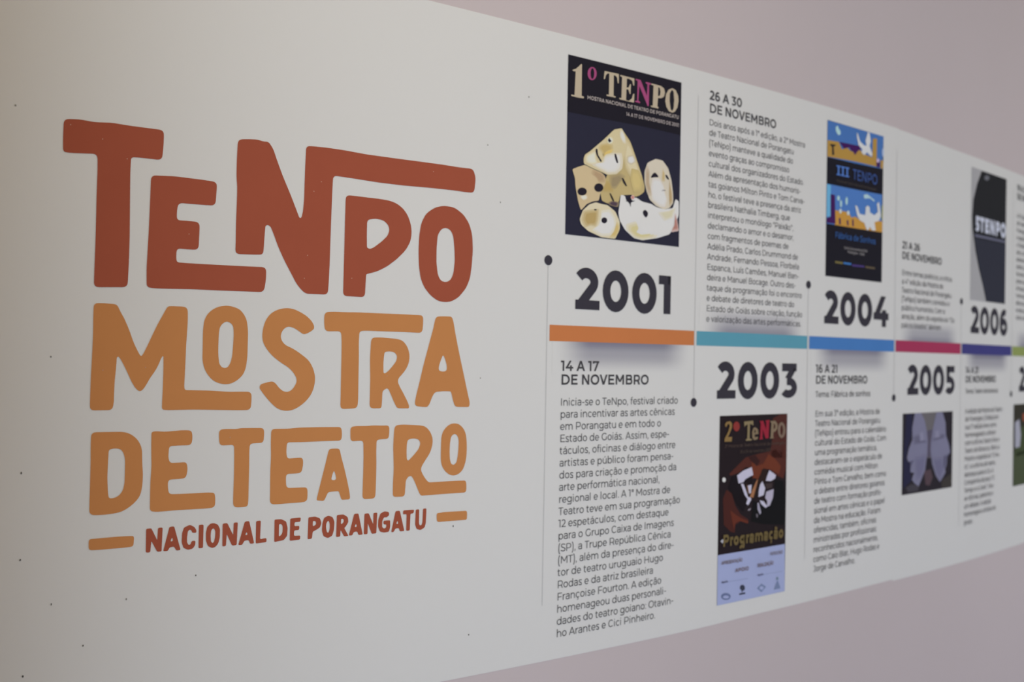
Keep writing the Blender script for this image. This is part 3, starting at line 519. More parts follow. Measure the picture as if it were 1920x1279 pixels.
    ((0.8, 0.612, 0.249),6.5,[1662,17642,1719,17606,1711,17524,1645,17427,1538,17426,1628,17517],[]),
    ((0.028, 0.024, 0.039),7,[1415,17708,1408,17681,1387,17658,1355,17643,1320,17640,1289,17649,1266,17668,1258,17693,1265,17720,1286,17743,1318,17758,1353,17761,1384,17752,1407,17734],[]),
    ((0.028, 0.024, 0.039),7,[1132,17892,1128,17885,1118,17879,1103,17875,1087,17873,1072,17874,1061,17879,1058,17885,1061,17892,1071,17898,1086,17902,1103,17904,1118,17902,1128,17898],[])]),
  ('mask', 'crescent shaped white mask at the lower right of the heap', [((0.9, 0.9, 0.9),5,[1777,18260,1897,18251,1930,18156,2203,18251,2392,18182,2644,18164,2805,18113,3032,18090,3294,18140,3373,18342,3474,18307,3481,18021,3369,17781,3208,17584,2852,17475,2410,17391,2161,17417,1913,17561,1758,17744,1719,17893,1751,18071],[]),
    ((0.894, 0.847, 0.692),6,[1941,17684,2215,17765,2279,17660,2158,17539,2408,17471,2851,17542,2788,17469,2410,17396,2161,17424,1944,17564],[]),
    ((0.865, 0.791, 0.54),6.25,[2007,17661,2232,17727,2285,17640,2186,17541,2391,17486,2753,17544,2702,17484,2392,17424,2188,17447,2009,17562],[]),
    ((0.828, 0.746, 0.403),6.5,[2081,17634,2252,17684,2292,17619,2217,17544,2372,17502,2644,17546,2606,17501,2373,17455,2218,17472,2083,17559],[]),
    ((0.9, 0.9, 0.9),6,[2339,17776,2716,17834,3040,17751,2979,17587,2596,17509,2281,17571],[]),
    ((0.9, 0.9, 0.9),6.25,[2395,17758,2705,17805,2970,17737,2920,17602,2607,17539,2348,17589],[]),
    ((0.9, 0.9, 0.9),6.5,[2458,17737,2693,17772,2893,17721,2855,17619,2619,17571,2422,17609],[]),
    ((0.9, 0.866, 0.781),6,[2840,18003,3196,18084,3393,18173,3299,17935,3038,17842],[]),
    ((0.865, 0.828, 0.675),6.25,[2896,18004,3188,18070,3350,18143,3273,17948,3059,17871],[]),
    ((0.837, 0.791, 0.578),6.5,[2958,18005,3180,18055,3301,18109,3243,17962,3081,17904],[]),
    ((0.028, 0.024, 0.039),7,[2396,17982,2473,18030,2554,17975,2549,17919,2499,17858,2429,17907],[]),
    ((0.028, 0.024, 0.039),7,[1906,18131,2043,18256,2082,18172,2190,18179,2058,18136,2055,18026,2029,18100,1961,18148],[]),
    ((0.865, 0.644, 0.625),8,[2160,18246,2155,18227,2140,18210,2118,18199,2094,18196,2072,18202,2056,18216,2050,18235,2055,18254,2070,18271,2092,18282,2116,18285,2139,18279,2154,18265],[]),
    ((0.8, 0.472, 0.441),8.25,[2150,18245,2146,18229,2134,18215,2116,18206,2096,18204,2078,18209,2065,18220,2060,18236,2064,18252,2076,18266,2094,18275,2114,18277,2133,18272,2145,18260],[]),
    ((0.746, 0.331, 0.288),8.5,[2139,18244,2136,18232,2127,18221,2113,18215,2098,18213,2084,18217,2075,18225,2071,18237,2074,18249,2083,18259,2097,18266,2112,18268,2126,18264,2136,18256],[]),
    ((0.791, 0.612, 0.593),8,[3363,18055,3426,17901,3482,17677,3240,17628,3336,17778],[]),
    ((0.678, 0.426, 0.39),8.25,[3364,18011,3416,17884,3462,17700,3263,17660,3342,17783],[]),
    ((0.583, 0.279, 0.239),8.5,[3365,17961,3405,17865,3439,17727,3289,17696,3349,17789],[])]),
 ], words=[
  ('small_lettering', 'small pale lettering under the title', 'MOSTRA NACIONAL DE TEATRO DE PORANGATU', 0.0831, 2.0035, 0.01075, 0.918, 150, (0.545, 0.486, 0.468)),
  ('small_lettering', 'small pale date line under the title', '14 A 17 DE NOVEMBRO DE 2001', 0.1889, 1.9870, 0.01060, 0.881, 150, (0.509, 0.452, 0.455)),
 ]),
 2003: dict(rect=(4929,9601,7392,13745), bg=(0.026, 0.018, 0.022), pieces=[
  ('painting', 'dark red brush painting of two pale masks', [((0.1, 0.033, 0.028),1,[6830,13648,7111,13733,7392,13738,7388,12712,6713,12745,6808,13099],[]),
    ((0.111, 0.033, 0.026),1,[5848,12794,6356,12859,6749,12892,7384,13007,7377,12476,7272,12237,6964,12336,6760,12469,6430,12507,6113,12287,6043,12548,5853,12578,5637,12472,5333,12411,5271,12453,5572,12631],[]),
    ((0.196, 0.051, 0.028),2,[6071,12724,6234,12577,6492,12624,6684,12835,6955,12701,7162,12528,7099,12349,6793,12467,6495,12524,6306,12275,6112,12327,6059,12527],[]),
    ((0.053, 0.021, 0.021),3,[5942,12799,6196,12827,6360,12690,6266,12585,6104,12663],[]),
    ((0.089, 0.027, 0.023),1,[5189,12111,5372,12021,5501,11740,5691,11531,5976,11390,5978,11301,5695,11374,5511,11312,5500,11138,5362,11170,5117,11346,5074,11926],[]),
    ((0.164, 0.041, 0.026),2,[5320,11657,5506,11546,5693,11453,5977,11350,5947,11304,5664,11387,5510,11351,5468,11199,5402,11399],[]),
    ((0.016, 0.012, 0.016),3,[5363,12390,5547,12399,5675,12196,5839,11872,5905,11730,5783,11582,5562,11775,5372,12021,5248,12146],[]),
    ((0.036, 0.021, 0.019),3,[6446,12496,6644,12475,6584,12238,6502,12203,6341,12174,6219,11884,6156,11849,6245,12120],[]),
    ((0.012, 0.012, 0.014),2,[6933,12237,7274,12176,7360,11762,7351,11150,6526,11243,6072,11342,6124,11812,6648,11613,6907,11916],[]),
    ((0.718, 0.7, 0.887),4,[5540,12409,5761,12504,6058,12567,6117,12386,5984,12354,5828,12304,5767,12245,5597,12226],[]),
    ((0.718, 0.7, 0.887),4,[5675,12216,5768,12210,5882,12026,5938,11904,6043,11877,6060,11832,5952,11716,5873,11752,5927,11856,5821,11952],[]),
    ((0.02, 0.014, 0.017),5,[5798,12267,5922,12338,6048,12350,6088,12269,6068,12191,5942,12163,5994,12231,5861,12233],[]),
    ((0.718, 0.7, 0.887),4,[5926,12161,6068,12171,6041,11976,5978,11980],[]),
    ((0.468, 0.219, 0.111),5,[6242,12259,6293,12276,6220,12082,6129,11871,6002,11896,6087,12051],[]),
    ((0.114, 0.061, 0.044),5,[5871,12203,5906,12181,5968,11981,6002,11900,5923,12013],[]),
    ((0.23, 0.115, 0.067),5.25,[5883,12177,5911,12159,5962,11994,5989,11928,5925,12021],[]),
    ((0.403, 0.19, 0.094),5.5,[5895,12147,5917,12134,5955,12009,5976,11959,5927,12029],[]),
    ((0.718, 0.7, 0.887),5,[6631,12336,6710,12462,6964,12336,6932,12257,6766,12207,6584,12228],[]),
    ((0.718, 0.7, 0.887),5,[6373,12152,6453,12227,6562,12060,6510,11903,6316,11873,6328,12035],[]),
    ((0.578, 0.546, 0.701),5,[6888,12018,6859,11818,6747,11646,6638,11630,6645,11764,6567,11839,6606,11977],[]),
    ((0.718, 0.7, 0.887),6,[6359,11799,6513,11763,6654,11633,6583,11606,6417,11707],[]),
    ((0.468, 0.447, 0.578),5,[6280,11741,6335,11747,6428,11511,6377,11471,6290,11601],[]),
    ((0.196, 0.178, 0.217),5,[6244,11506,6319,11480,6295,11398,6242,11436],[]),
    ((0.403, 0.358, 0.415),5,[5933,11617,6052,11651,6022,11603,5955,11588],[]),
    ((0.069, 0.05, 0.053),5,[6553,12160,6834,12163,6820,12053,6605,12037],[]),
    ((0.9, 0.9, 0.9),7,[5139,12336,5133,12313,5117,12295,5093,12286,5067,12288,5042,12299,5025,12319,5019,12343,5024,12366,5040,12384,5064,12393,5091,12391,5115,12379,5132,12359],[]),
    ((0.578, 0.585, 0.658),7,[4983,11004,5071,11043,5096,10983,5061,10944],[])]),
  ('title_lettering', 'gold and red title', [((0.331, 0.215, 0.084),6,[5087,13558,5139,13611,5265,13624,5329,13571,5332,13480,5255,13361,5194,13271,5337,13277,5323,13172,5077,13175,5085,13245,5207,13403,5251,13523,5219,13564,5165,13556,5148,13505,5094,13507],[]),
    ((0.331, 0.053, 0.049),6,[5601,13497,5591,13449,5559,13412,5513,13392,5462,13393,5415,13416,5382,13455,5369,13503,5380,13551,5411,13588,5456,13608,5508,13607,5555,13584,5588,13545],[]),
    ((0.32, 0.257, 0.143),6,[5748,13602,6078,13614,6088,13500,6030,13532,5963,13544,5955,13214,6038,13201,6039,13170,5824,13167,5823,13198,5872,13217,5881,13536,5809,13518,5767,13478],[]),
    ((0.299, 0.224, 0.143),6,[6149,13467,6251,13422,6281,13307,6136,13301,6148,13238,6262,13245,6256,13193,6122,13171,6054,13231,6044,13356,6082,13442],[[6133,13415,6178,13383,6172,13341,6125,13337]]),
    ((0.378, 0.03, 0.057),6,[6307,13598,6450,13605,6558,13402,6561,13570,6519,13603,6691,13620,6675,13567,6660,13199,6546,13193,6438,13406,6432,13218,6460,13186,6307,13181,6340,13221,6356,13555],[]),
    ((0.299, 0.224, 0.15),6,[6699,13588,6902,13593,6992,13517,6994,13410,6908,13339,6838,13330,6834,13214,6876,13192,6702,13187,6736,13228,6756,13544],[[6850,13531,6904,13498,6906,13424,6843,13404]]),
    ((0.268, 0.19, 0.143),6,[7307,13362,7294,13281,7253,13217,7194,13183,7127,13185,7066,13224,7023,13290,7006,13372,7019,13453,7059,13517,7118,13551,7185,13549,7246,13511,7290,13445],[[7210,13365,7205,13314,7192,13273,7171,13250,7147,13251,7125,13275,7109,13317,7102,13369,7106,13420,7120,13462,7141,13484,7165,13483,7187,13460,7203,13418]])]),
  ('lower_panel', 'pale blue panel with small logos', [((0.455, 0.517, 0.828),1,[4929,10698,7369,10704,7386,9603,4929,9601],[]),
    ((0.176, 0.219, 0.403),2,[5391,9741,5375,9710,5329,9689,5261,9683,5186,9693,5118,9717,5071,9750,5054,9785,5069,9816,5115,9837,5182,9843,5257,9833,5326,9810,5374,9777],[]),
    ((0.455, 0.517, 0.828),3,[5329,9738,5319,9724,5289,9716,5246,9715,5199,9722,5156,9734,5126,9749,5116,9766,5126,9779,5155,9787,5197,9788,5245,9782,5288,9770,5318,9754],[]),
    ((0.059, 0.066, 0.108),2,[5700,9882,5726,9945,5827,9950,5889,9888,5877,9823,5808,9811,5799,9775,5776,9778,5775,9815],[]),
    ((0.049, 0.05, 0.081),2,[5685,9769,5901,9770,5902,9733,5686,9732],[]),
    ((0.239, 0.302, 0.503),2,[6323,9804,6488,9892,6664,9799,6493,9692],[]),
    ((0.455, 0.517, 0.828),3,[6568,9782,6561,9765,6539,9753,6509,9749,6474,9754,6443,9766,6421,9783,6413,9802,6421,9818,6442,9830,6472,9834,6507,9830,6538,9818,6560,9801],[]),
    ((0.239, 0.319, 0.435),2,[7135,9925,7131,9908,7117,9895,7097,9889,7075,9892,7055,9903,7041,9919,7035,9938,7040,9955,7053,9968,7073,9974,7095,9971,7116,9961,7130,9944],[]),
    ((0.239, 0.302, 0.503),2,[7067,9874,7117,9874,7222,9690,6957,9691],[]),
    ((0.288, 0.347, 0.578),2,[5258,10083,5987,10070,5987,10061,5259,10074],[]),
    ((0.288, 0.347, 0.578),2,[6531,10096,7273,10083,7273,10074,6531,10087],[])]),
 ], words=[
  ('small_lettering', 'thin subtitle under the title', '2ª Mostra de Teatro Nacional de Porangatu', 0.5090, 1.3041, 0.00981, 1.056, 80, (0.136, 0.095, 0.079)),
  ('small_lettering', 'thin date line under the title', '26 a 30 de novembro 2003', 0.5619, 1.2899, 0.00936, 0.918, 80, (0.123, 0.09, 0.074)),
  ('programme_lettering', 'large gold word at the foot of the painting', 'Programação', 0.5076, 1.0868, 0.03734, 0.811, 185, (0.204, 0.152, 0.065)),
  ('small_lettering', 'brown heading on the pale blue panel', 'APRESENTAÇÃO', 0.5042, 1.0480, 0.01054, 0.764, 150, (0.217, 0.152, 0.139)),
  ('small_lettering', 'brown heading on the pale blue panel', 'PATROCÍNIO', 0.6789, 1.0495, 0.01105, 0.624, 150, (0.263, 0.219, 0.239)),
  ('small_lettering', 'brown heading on the pale blue panel', 'APOIO', 0.5523, 1.0262, 0.01150, 1.164, 150, (0.217, 0.141, 0.123)),
  ('small_lettering', 'brown heading on the pale blue panel', 'REALIZAÇÃO', 0.6321, 1.0280, 0.01175, 0.715, 150, (0.217, 0.141, 0.123)),
  ('small_lettering', 'dark short word on the pale blue panel', 'Apoio', 0.5051, 1.0075, 0.00649, 1.047, 170, (0.094, 0.095, 0.157)),
  ('small_lettering', 'dark short word on the pale blue panel', 'Apoio', 0.6330, 1.0083, 0.00671, 0.981, 170, (0.123, 0.125, 0.217)),
 ]),
 2004: dict(rect=(8900,17070,11582,20888), bg=(0.019, 0.018, 0.028), pieces=[
  ('night_scene', 'blue sky over ochre rooftops with a flying white figure', [((0.088, 0.224, 0.592),1,[8900,20880,11582,20888,11528,20031,10203,19995,8900,19982],[]),
    ((0.566, 0.338, 0.083),2,[8900,20392,9401,20422,9552,20250,9761,20349,9935,20282,10196,20250,10369,20367,10640,20289,11006,20258,11025,20747,11234,20783,11234,20052,10202,20041,8900,19988],[]),
    ((0.073, 0.018, 0.132),3,[9422,20425,10367,20460,10436,20377,10304,20335,10154,20197,10065,20277,9956,20285,9890,20356,9636,20285],[]),
    ((0.073, 0.018, 0.132),3,[11220,20252,11390,20204,11395,20042,11220,20050],[]),
    ((0.566, 0.338, 0.083),3,[11427,20245,11579,20254,11552,20034,11423,20036],[]),
    ((0.042, 0.032, 0.037),3,[9005,20312,9267,20334,9243,20292,9169,20272,9203,20076,9110,20047,9096,20253,9022,20276],[]),
    ((0.849, 0.869, 0.9),4,[10226,20777,10280,20750,10386,20580,10589,20505,10702,20514,10653,20643,10760,20876,10843,20865,10912,20659,10851,20532,11003,20341,10950,20267,10729,20349,10596,20259,10460,20310,10502,20398,10323,20466,10239,20651],[]),
    ((0.566, 0.849, 0.9),4,[9239,20761,9337,20815,9380,20749,9465,20694,9467,20614,9356,20581,9258,20662],[]),
    ((0.491, 0.62, 0.9),4,[11582,20473,11582,20426,11578,20386,11556,20362,11530,20358,11507,20376,11490,20411,11483,20457,11488,20504,11503,20544,11525,20568,11550,20572,11574,20554,11582,20519],[]),
    ((0.781, 0.62, 0.891),4,[11357,20224,11350,20200,11331,20179,11303,20165,11272,20161,11244,20167,11224,20182,11216,20204,11223,20228,11242,20249,11269,20263,11301,20267,11329,20261,11349,20245],[])]),
  ('title_numeral', 'blue slab serif numeral on the black band', [((0.123, 0.267, 0.742),6,[9296,19827,9479,19834,9480,19802,9421,19799,9426,19622,9484,19625,9485,19593,9302,19588,9301,19619,9359,19622,9355,19799,9297,19796],[]),
    ((0.123, 0.267, 0.742),6,[9491,19831,9677,19837,9678,19805,9618,19802,9623,19624,9682,19627,9683,19595,9498,19590,9497,19622,9556,19624,9551,19802,9492,19799],[]),
    ((0.123, 0.267, 0.742),6,[9689,19834,9877,19841,9878,19808,9818,19805,9823,19626,9883,19629,9883,19597,9696,19592,9695,19624,9754,19627,9750,19805,9690,19802],[])]),
  ('day_scene', 'blue sky over ochre towers with a white figure raising its arms', [((0.104, 0.257, 0.678),1,[8900,19325,10220,19336,11536,19361,11567,18374,10245,18357,8905,18352],[]),
    ((0.197, 0.564, 0.9),2,[8900,19314,9071,19312,9078,18535,8905,18518],[]),
    ((0.073, 0.018, 0.132),3,[9064,19086,9257,19086,9279,18714,9300,18379,8904,18372,8906,18484,9078,18535],[]),
    ((0.717, 0.38, 0.078),2,[9279,18714,9910,18735,10021,18608,10237,18653,10460,18582,11564,18668,11567,18374,10245,18357,9267,18351],[]),
    ((0.073, 0.018, 0.132),4,[9449,18539,9520,18546,9541,18388,9466,18386],[]),
    ((0.073, 0.018, 0.132),4,[9808,18517,9877,18524,9897,18393,9833,18391],[]),
    ((0.073, 0.018, 0.132),4,[10065,18566,10122,18572,10143,18400,10078,18399],[]),
    ((0.849, 0.869, 0.9),5,[10186,18937,10297,18914,10412,18740,10680,18733,10699,18876,10697,18946,10810,18994,10893,18955,10914,18828,11137,18780,11312,18882,11260,19090,11362,19149,11475,18803,11374,18661,11142,18598,11213,18391,11032,18374,10915,18462,10862,18375,10758,18365,10641,18530,10416,18578,10280,18704],[]),
    ((0.566, 0.849, 0.9),5,[9470,19030,9465,19002,9448,18978,9423,18963,9395,18960,9370,18969,9352,18990,9346,19016,9351,19045,9368,19069,9392,19084,9420,19087,9445,19077,9463,19057],[]),
    ((0.566, 0.849, 0.9),5,[9574,18905,9570,18865,9557,18832,9537,18812,9515,18810,9494,18825,9480,18855,9474,18894,9478,18934,9491,18967,9510,18987,9533,18990,9553,18974,9568,18944],[]),
    ((0.566, 0.849, 0.9),5,[9839,19003,9834,18958,9820,18920,9798,18898,9774,18895,9751,18913,9735,18947,9728,18991,9732,19036,9747,19073,9768,19096,9793,19099,9816,19081,9832,19047],[]),
    ((0.781, 0.9, 0.9),5,[9566,18722,9561,18695,9545,18673,9522,18659,9496,18657,9472,18666,9455,18684,9449,18709,9454,18736,9470,18758,9493,18772,9519,18774,9543,18766,9559,18747],[]),
    ((0.781, 0.9, 0.9),5,[9928,18713,9922,18687,9906,18664,9882,18650,9856,18648,9832,18657,9814,18676,9808,18701,9813,18727,9829,18750,9853,18764,9879,18767,9904,18758,9921,18739],[]),
    ((0.566, 0.8, 0.9),5,[10577,19238,10757,19282,11127,19171,11128,19123,10896,19192,10624,19149],[]),
    ((0.422, 0.432, 0.078),5,[11506,19070,11563,19076,11554,18691,11506,18687],[])]),
  ('sponsor_strip', 'row of tiny coloured marks', [((0.251, 0.21, 0.078),2,[9312,17466,9668,17458,9669,17411,9313,17415],[]),
    ((0.073, 0.257, 0.696),2,[9695,17465,10049,17462,10050,17415,9696,17419],[]),
    ((0.099, 0.063, 0.27),2,[10094,17436,10685,17442,10686,17401,10095,17389],[]),
    ((0.172, 0.132, 0.083),2,[10742,17440,11210,17437,11211,17389,10743,17393],[])]),
 ], words=[
  ('title_lettering', 'blue title word on the black band', 'TENPO', 1.0061, 1.9574, 0.03689, 0.893, 105, (0.073, 0.139, 0.419)),
  ('small_lettering', 'thin brown line under the title', 'Mostra de Teatro Nacional de Porangatu', 0.9303, 1.9420, 0.00905, 1.055, 70, (0.129, 0.107, 0.094)),
  ('theme_lettering', 'blue theme line', 'Fábrica de Sonhos', 0.9282, 1.8033, 0.02135, 0.960, 120, (0.055, 0.146, 0.419)),
  ('small_lettering', 'small pale line', 'De 16 a 21 de novembro de 2004', 0.9692, 1.7791, 0.00913, 0.741, 110, (0.422, 0.4, 0.419)),
  ('small_lettering', 'small pale line', 'Porangatu - Goiás', 0.9857, 1.7701, 0.00917, 0.954, 110, (0.422, 0.4, 0.419)),
 ]),
 2005: dict(rect=(12821,11435,15913,13619), bg=(0.034, 0.029, 0.039), pieces=[
  ('dark_patch', 'navy strip down one side', [((0.031, 0.031, 0.075),1,[13012,13619,13379,13619,13309,12983,13123,12707,13003,12390,13264,12254,13293,12008,13364,11801,12981,11645,12897,11631,12896,12435],[])]),
  ('grey_patch', 'grey gap between the two forms', [((0.194, 0.183, 0.199),1,[13799,13619,14892,13614,14640,13225,14558,12809,14571,12347,14244,12365,14231,12823,14176,13136,14031,13410],[]),
    ((0.132, 0.117, 0.173),2,[14200,13115,14595,13143,14512,12769,14499,12372,14266,12384,14254,12822],[])]),
  ('figure', 'pale draped form with its ragged edge towards the navy strip', [((0.265, 0.263, 0.396),3,[13488,13619,13867,13619,14077,13409,14223,13114,14287,12820,14264,12488,14152,12038,13940,11803,13766,11609,13519,11708,13363,11821,13426,11929,13512,11985,13279,12030,13264,12284,13133,12322,13066,12427,13167,12664,13364,12900,13346,13226],[]),
    ((0.225, 0.223, 0.339),4,[13397,12980,13726,13049,13776,12862,14230,12843,14241,12781,13446,12764],[]),
    ((0.203, 0.196, 0.304),4.25,[13468,12962,13739,13019,13780,12866,14152,12850,14161,12799,13509,12785],[]),
    ((0.177, 0.171, 0.266),4.5,[13548,12942,13754,12985,13785,12869,14065,12857,14072,12819,13579,12808],[]),
    ((0.325, 0.318, 0.465),5,[13770,13078,13985,13102,14037,12872,13830,12835],[]),
    ((0.207, 0.205, 0.322),4,[13133,12322,13501,12353,13373,12258,13290,12110,13264,12284],[]),
    ((0.173, 0.167, 0.271),4.25,[13165,12312,13467,12337,13362,12259,13294,12138,13272,12281],[]),
    ((0.139, 0.134, 0.226),4.5,[13201,12300,13429,12319,13350,12261,13298,12169,13282,12277],[]),
    ((0.245, 0.238, 0.37),4,[13522,12423,14194,12492,14136,12101,13895,11806,13605,11784],[]),
    ((0.225, 0.223, 0.352),4.25,[13583,12369,14135,12425,14088,12105,13890,11863,13652,11845],[]),
    ((0.211, 0.205, 0.333),4.5,[13652,12309,14070,12350,14034,12109,13885,11926,13705,11912],[])]),
  ('figure', 'pale draped form with its ragged edge towards the picture border', [((0.265, 0.263, 0.396),3,[14820,13611,15208,13609,15415,13307,15451,12942,15659,12676,15753,12435,15552,12381,15510,12083,15414,11982,15456,11894,15272,11757,15094,11637,14823,11828,14575,12180,14471,12562,14496,12811,14604,13184],[]),
    ((0.225, 0.223, 0.339),4,[14602,12912,15033,12894,15176,13016,15425,12964,15378,12859,14558,12809],[]),
    ((0.203, 0.196, 0.304),4.25,[14677,12911,15032,12897,15149,12997,15352,12954,15314,12868,14641,12827],[]),
    ((0.177, 0.171, 0.266),4.5,[14761,12911,15030,12900,15119,12975,15272,12943,15243,12878,14733,12847],[]),
    ((0.325, 0.318, 0.465),5,[14715,13086,14955,13109,14994,12907,14707,12891],[]),
    ((0.207, 0.205, 0.322),4,[15293,12373,15692,12416,15494,12319,15452,12022,15256,11970],[]),
    ((0.173, 0.167, 0.271),4.25,[15319,12345,15646,12381,15483,12301,15449,12058,15288,12015],[]),
    ((0.139, 0.134, 0.226),4.5,[15348,12315,15595,12341,15472,12282,15446,12097,15324,12065],[]),
    ((0.245, 0.238, 0.37),4,[14618,12345,15195,12357,15355,11964,15117,11682,14846,11848],[]),
    ((0.225, 0.223, 0.352),4.25,[14690,12290,15164,12299,15295,11978,15100,11747,14878,11882],[]),
    ((0.211, 0.205, 0.333),4.5,[14771,12230,15130,12236,15228,11993,15081,11818,14913,11921],[])]),
  ('dark_blotch', 'brownish blotch under the two forms', [((0.119, 0.079, 0.097),1,[14094,12000,14509,12037,14643,11798,14452,11581,14196,11620],[])]),
  ('dark_blotch', 'grey blotch at the foot', [((0.078, 0.072, 0.091),1,[13024,11621,13366,11699,13810,11627,13769,11486,13156,11491],[])]),
  ('dark_blotch', 'olive blotch in the bottom corner', [((0.068, 0.06, 0.057),1,[15215,11675,15903,11844,15888,11467,15221,11452],[])]),
 ], words=[
 ]),
 2006: dict(rect=(17059,16890,19906,20852), bg=(0.483, 0.48, 0.505), pieces=[
  ('dark_shape', 'black curved shape filling the right side', [((0.029, 0.03, 0.035),1,[17815,20826,19906,20852,19865,16910,18278,16906,18010,17373,17698,17831,17401,18380,17166,19021,17131,19395,17199,19876,17461,20382],[]),
    ((0.045, 0.048, 0.071),2,[17305,18751,19888,18790,19864,16935,18303,16917,18008,17421,17655,18019],[]),
    ((0.198, 0.203, 0.238),3,[18415,20695,18396,20659,18340,20624,18258,20598,18168,20586,18086,20591,18030,20610,18009,20641,18027,20677,18082,20711,18163,20737,18254,20749,18336,20745,18394,20726],[]),
    ((0.185, 0.19, 0.28),3,[17326,18871,19828,18895,19830,18825,17352,18793],[])]),
 ], words=[
  ('title_lettering', 'bold white title', '5TENPO', 1.7348, 1.8970, 0.06484, 0.834, 225, (0.714, 0.751, 0.9)),
 ]),
 2007: dict(rect=(20813,11080,23813,13714), bg=(0.052, 0.049, 0.039), pieces=[
  ('stage_photo', 'dark stage with pale costumes above a green floor', [((0.088, 0.11, 0.062),1,[20821,12147,23065,12239,23108,11080,20857,11101],[]),
    ((0.465, 0.471, 0.571),2,[20941,13137,21353,13227,21530,12717,21437,12322,20969,12311],[]),
    ((0.396, 0.11, 0.062),2,[21667,13392,22440,13441,22563,13189,21730,13145],[]),
    ((0.075, 0.098, 0.05),1,[21256,12988,23039,12923,23069,12114,20826,12010],[])]),
 ], words=[
 ]),
}
SPECKS = [-8889,14843,-9239,13201,-9225,11979,-8804,11312,-8362,10666,-9154,10340,-6745,11522,-7770,11273,-1740,9939,-1213,17802,-1520,18820,-598,19849,-1589,14563,-2117,11921,-9430,18364]
CHIPS = [-8702,18190,-8259,18039,-7906,17790,-6967,16748,-8178,14658,-7570,14703,-4809,17782,-4937,17611,-2672,18196,-5026,16554,-5073,16177,-4221,16226,-3518,14594,-6254,13623]

# ---------- the setting ----------
w = slab_on_wall('wall_back', -1.9, 4.6, lambda s: 0.0, lambda s: 3.0, -0.18, 0.0, WALL); w['kind'] = 'structure'
w = box('added_shade_wall', (-1.75, -0.62, 0.0), (-1.12, 0.06, 3.0), TAN); w['kind'] = 'structure'  # added wall out of view, blocks window light to darken the left edge
w = box('floor', (-4.5, -5.5, -0.1), (5.0, 1.2, 0.0), FLOOR); w['kind'] = 'structure'
w = box('ceiling', (-4.5, -5.5, 3.0), (5.0, 1.2, 3.1), CEIL); w['kind'] = 'structure'


# ---------- the two printed vinyl panels ----------
def panel(label, group, s):
    o = bpy.data.objects.new('wall_banner', None); COL.objects.link(o)
    o.location = on_wall(s, 0.92); o['label'] = label; o['category'] = 'banner'; o['group'] = group
    bpy.context.view_layer.update()
    return o


SEAM = 1.2385
big = panel('white vinyl banner with large red and orange lettered logo and years 2001 to 2004', 'timeline banners on the curved wall', 0.05)
small = panel('white vinyl banner with years 2005 and 2006, abutting the logo banner', 'timeline banners on the curved wall', 1.9)


def interp(tab):
    def f(s):
        for (a, x), (b, y) in zip(tab, tab[1:]):
            if s <= b: return x + (y - x) * max(0, (s - a)) / (b - a)
        return tab[-1][1]
    return f


slab_on_wall('vinyl_sheet', -1.115, SEAM, interp([(-1.2, .9184), (0.44, .9190), (0.63, .922), (1.09, .9242), (1.3, .9242)]),
             interp([(-1.2, 2.12), (0.5, 2.1192), (1.06, 2.1222), (1.3, 2.1224)]), 0.0, 0.0008, VINYL, big)
slab_on_wall('vinyl_sheet', SEAM + 0.0003, 2.52, interp([(1.2, .9206), (1.86, .9166), (2.6, .912)]), interp([(1.2, 2.1214), (1.57, 2.1168), (2.6, 2.1178)]),
             0.0, 0.0008, VINYL, small)

# festival logo: every letter is cut on its own
for ch, k, ou, ho in LOGO:
    m, cn = (RED, 'brick red') if k == 'r' else (ORANGE, 'orange')
    nm, lb = ('logo_dash', 'orange dash beside the bottom line of the logo') if ch == '-' else ('logo_letter', '%s hand-cut letter %s of the logo' % (cn, ch))
    printed(nm, big, [(m, 2, fillet(unpack(ou), 0.0075), [fillet(unpack(h), 0.006) for h in ho])], lb)
for ch, ou, ho in CAPTION:
    printed('caption_letter', big, [(RED, 2, fillet(unpack(ou), 0.0022), [fillet(unpack(h), 0.004) for h in ho])], 'small brick red letter %s under the logo' % ch)

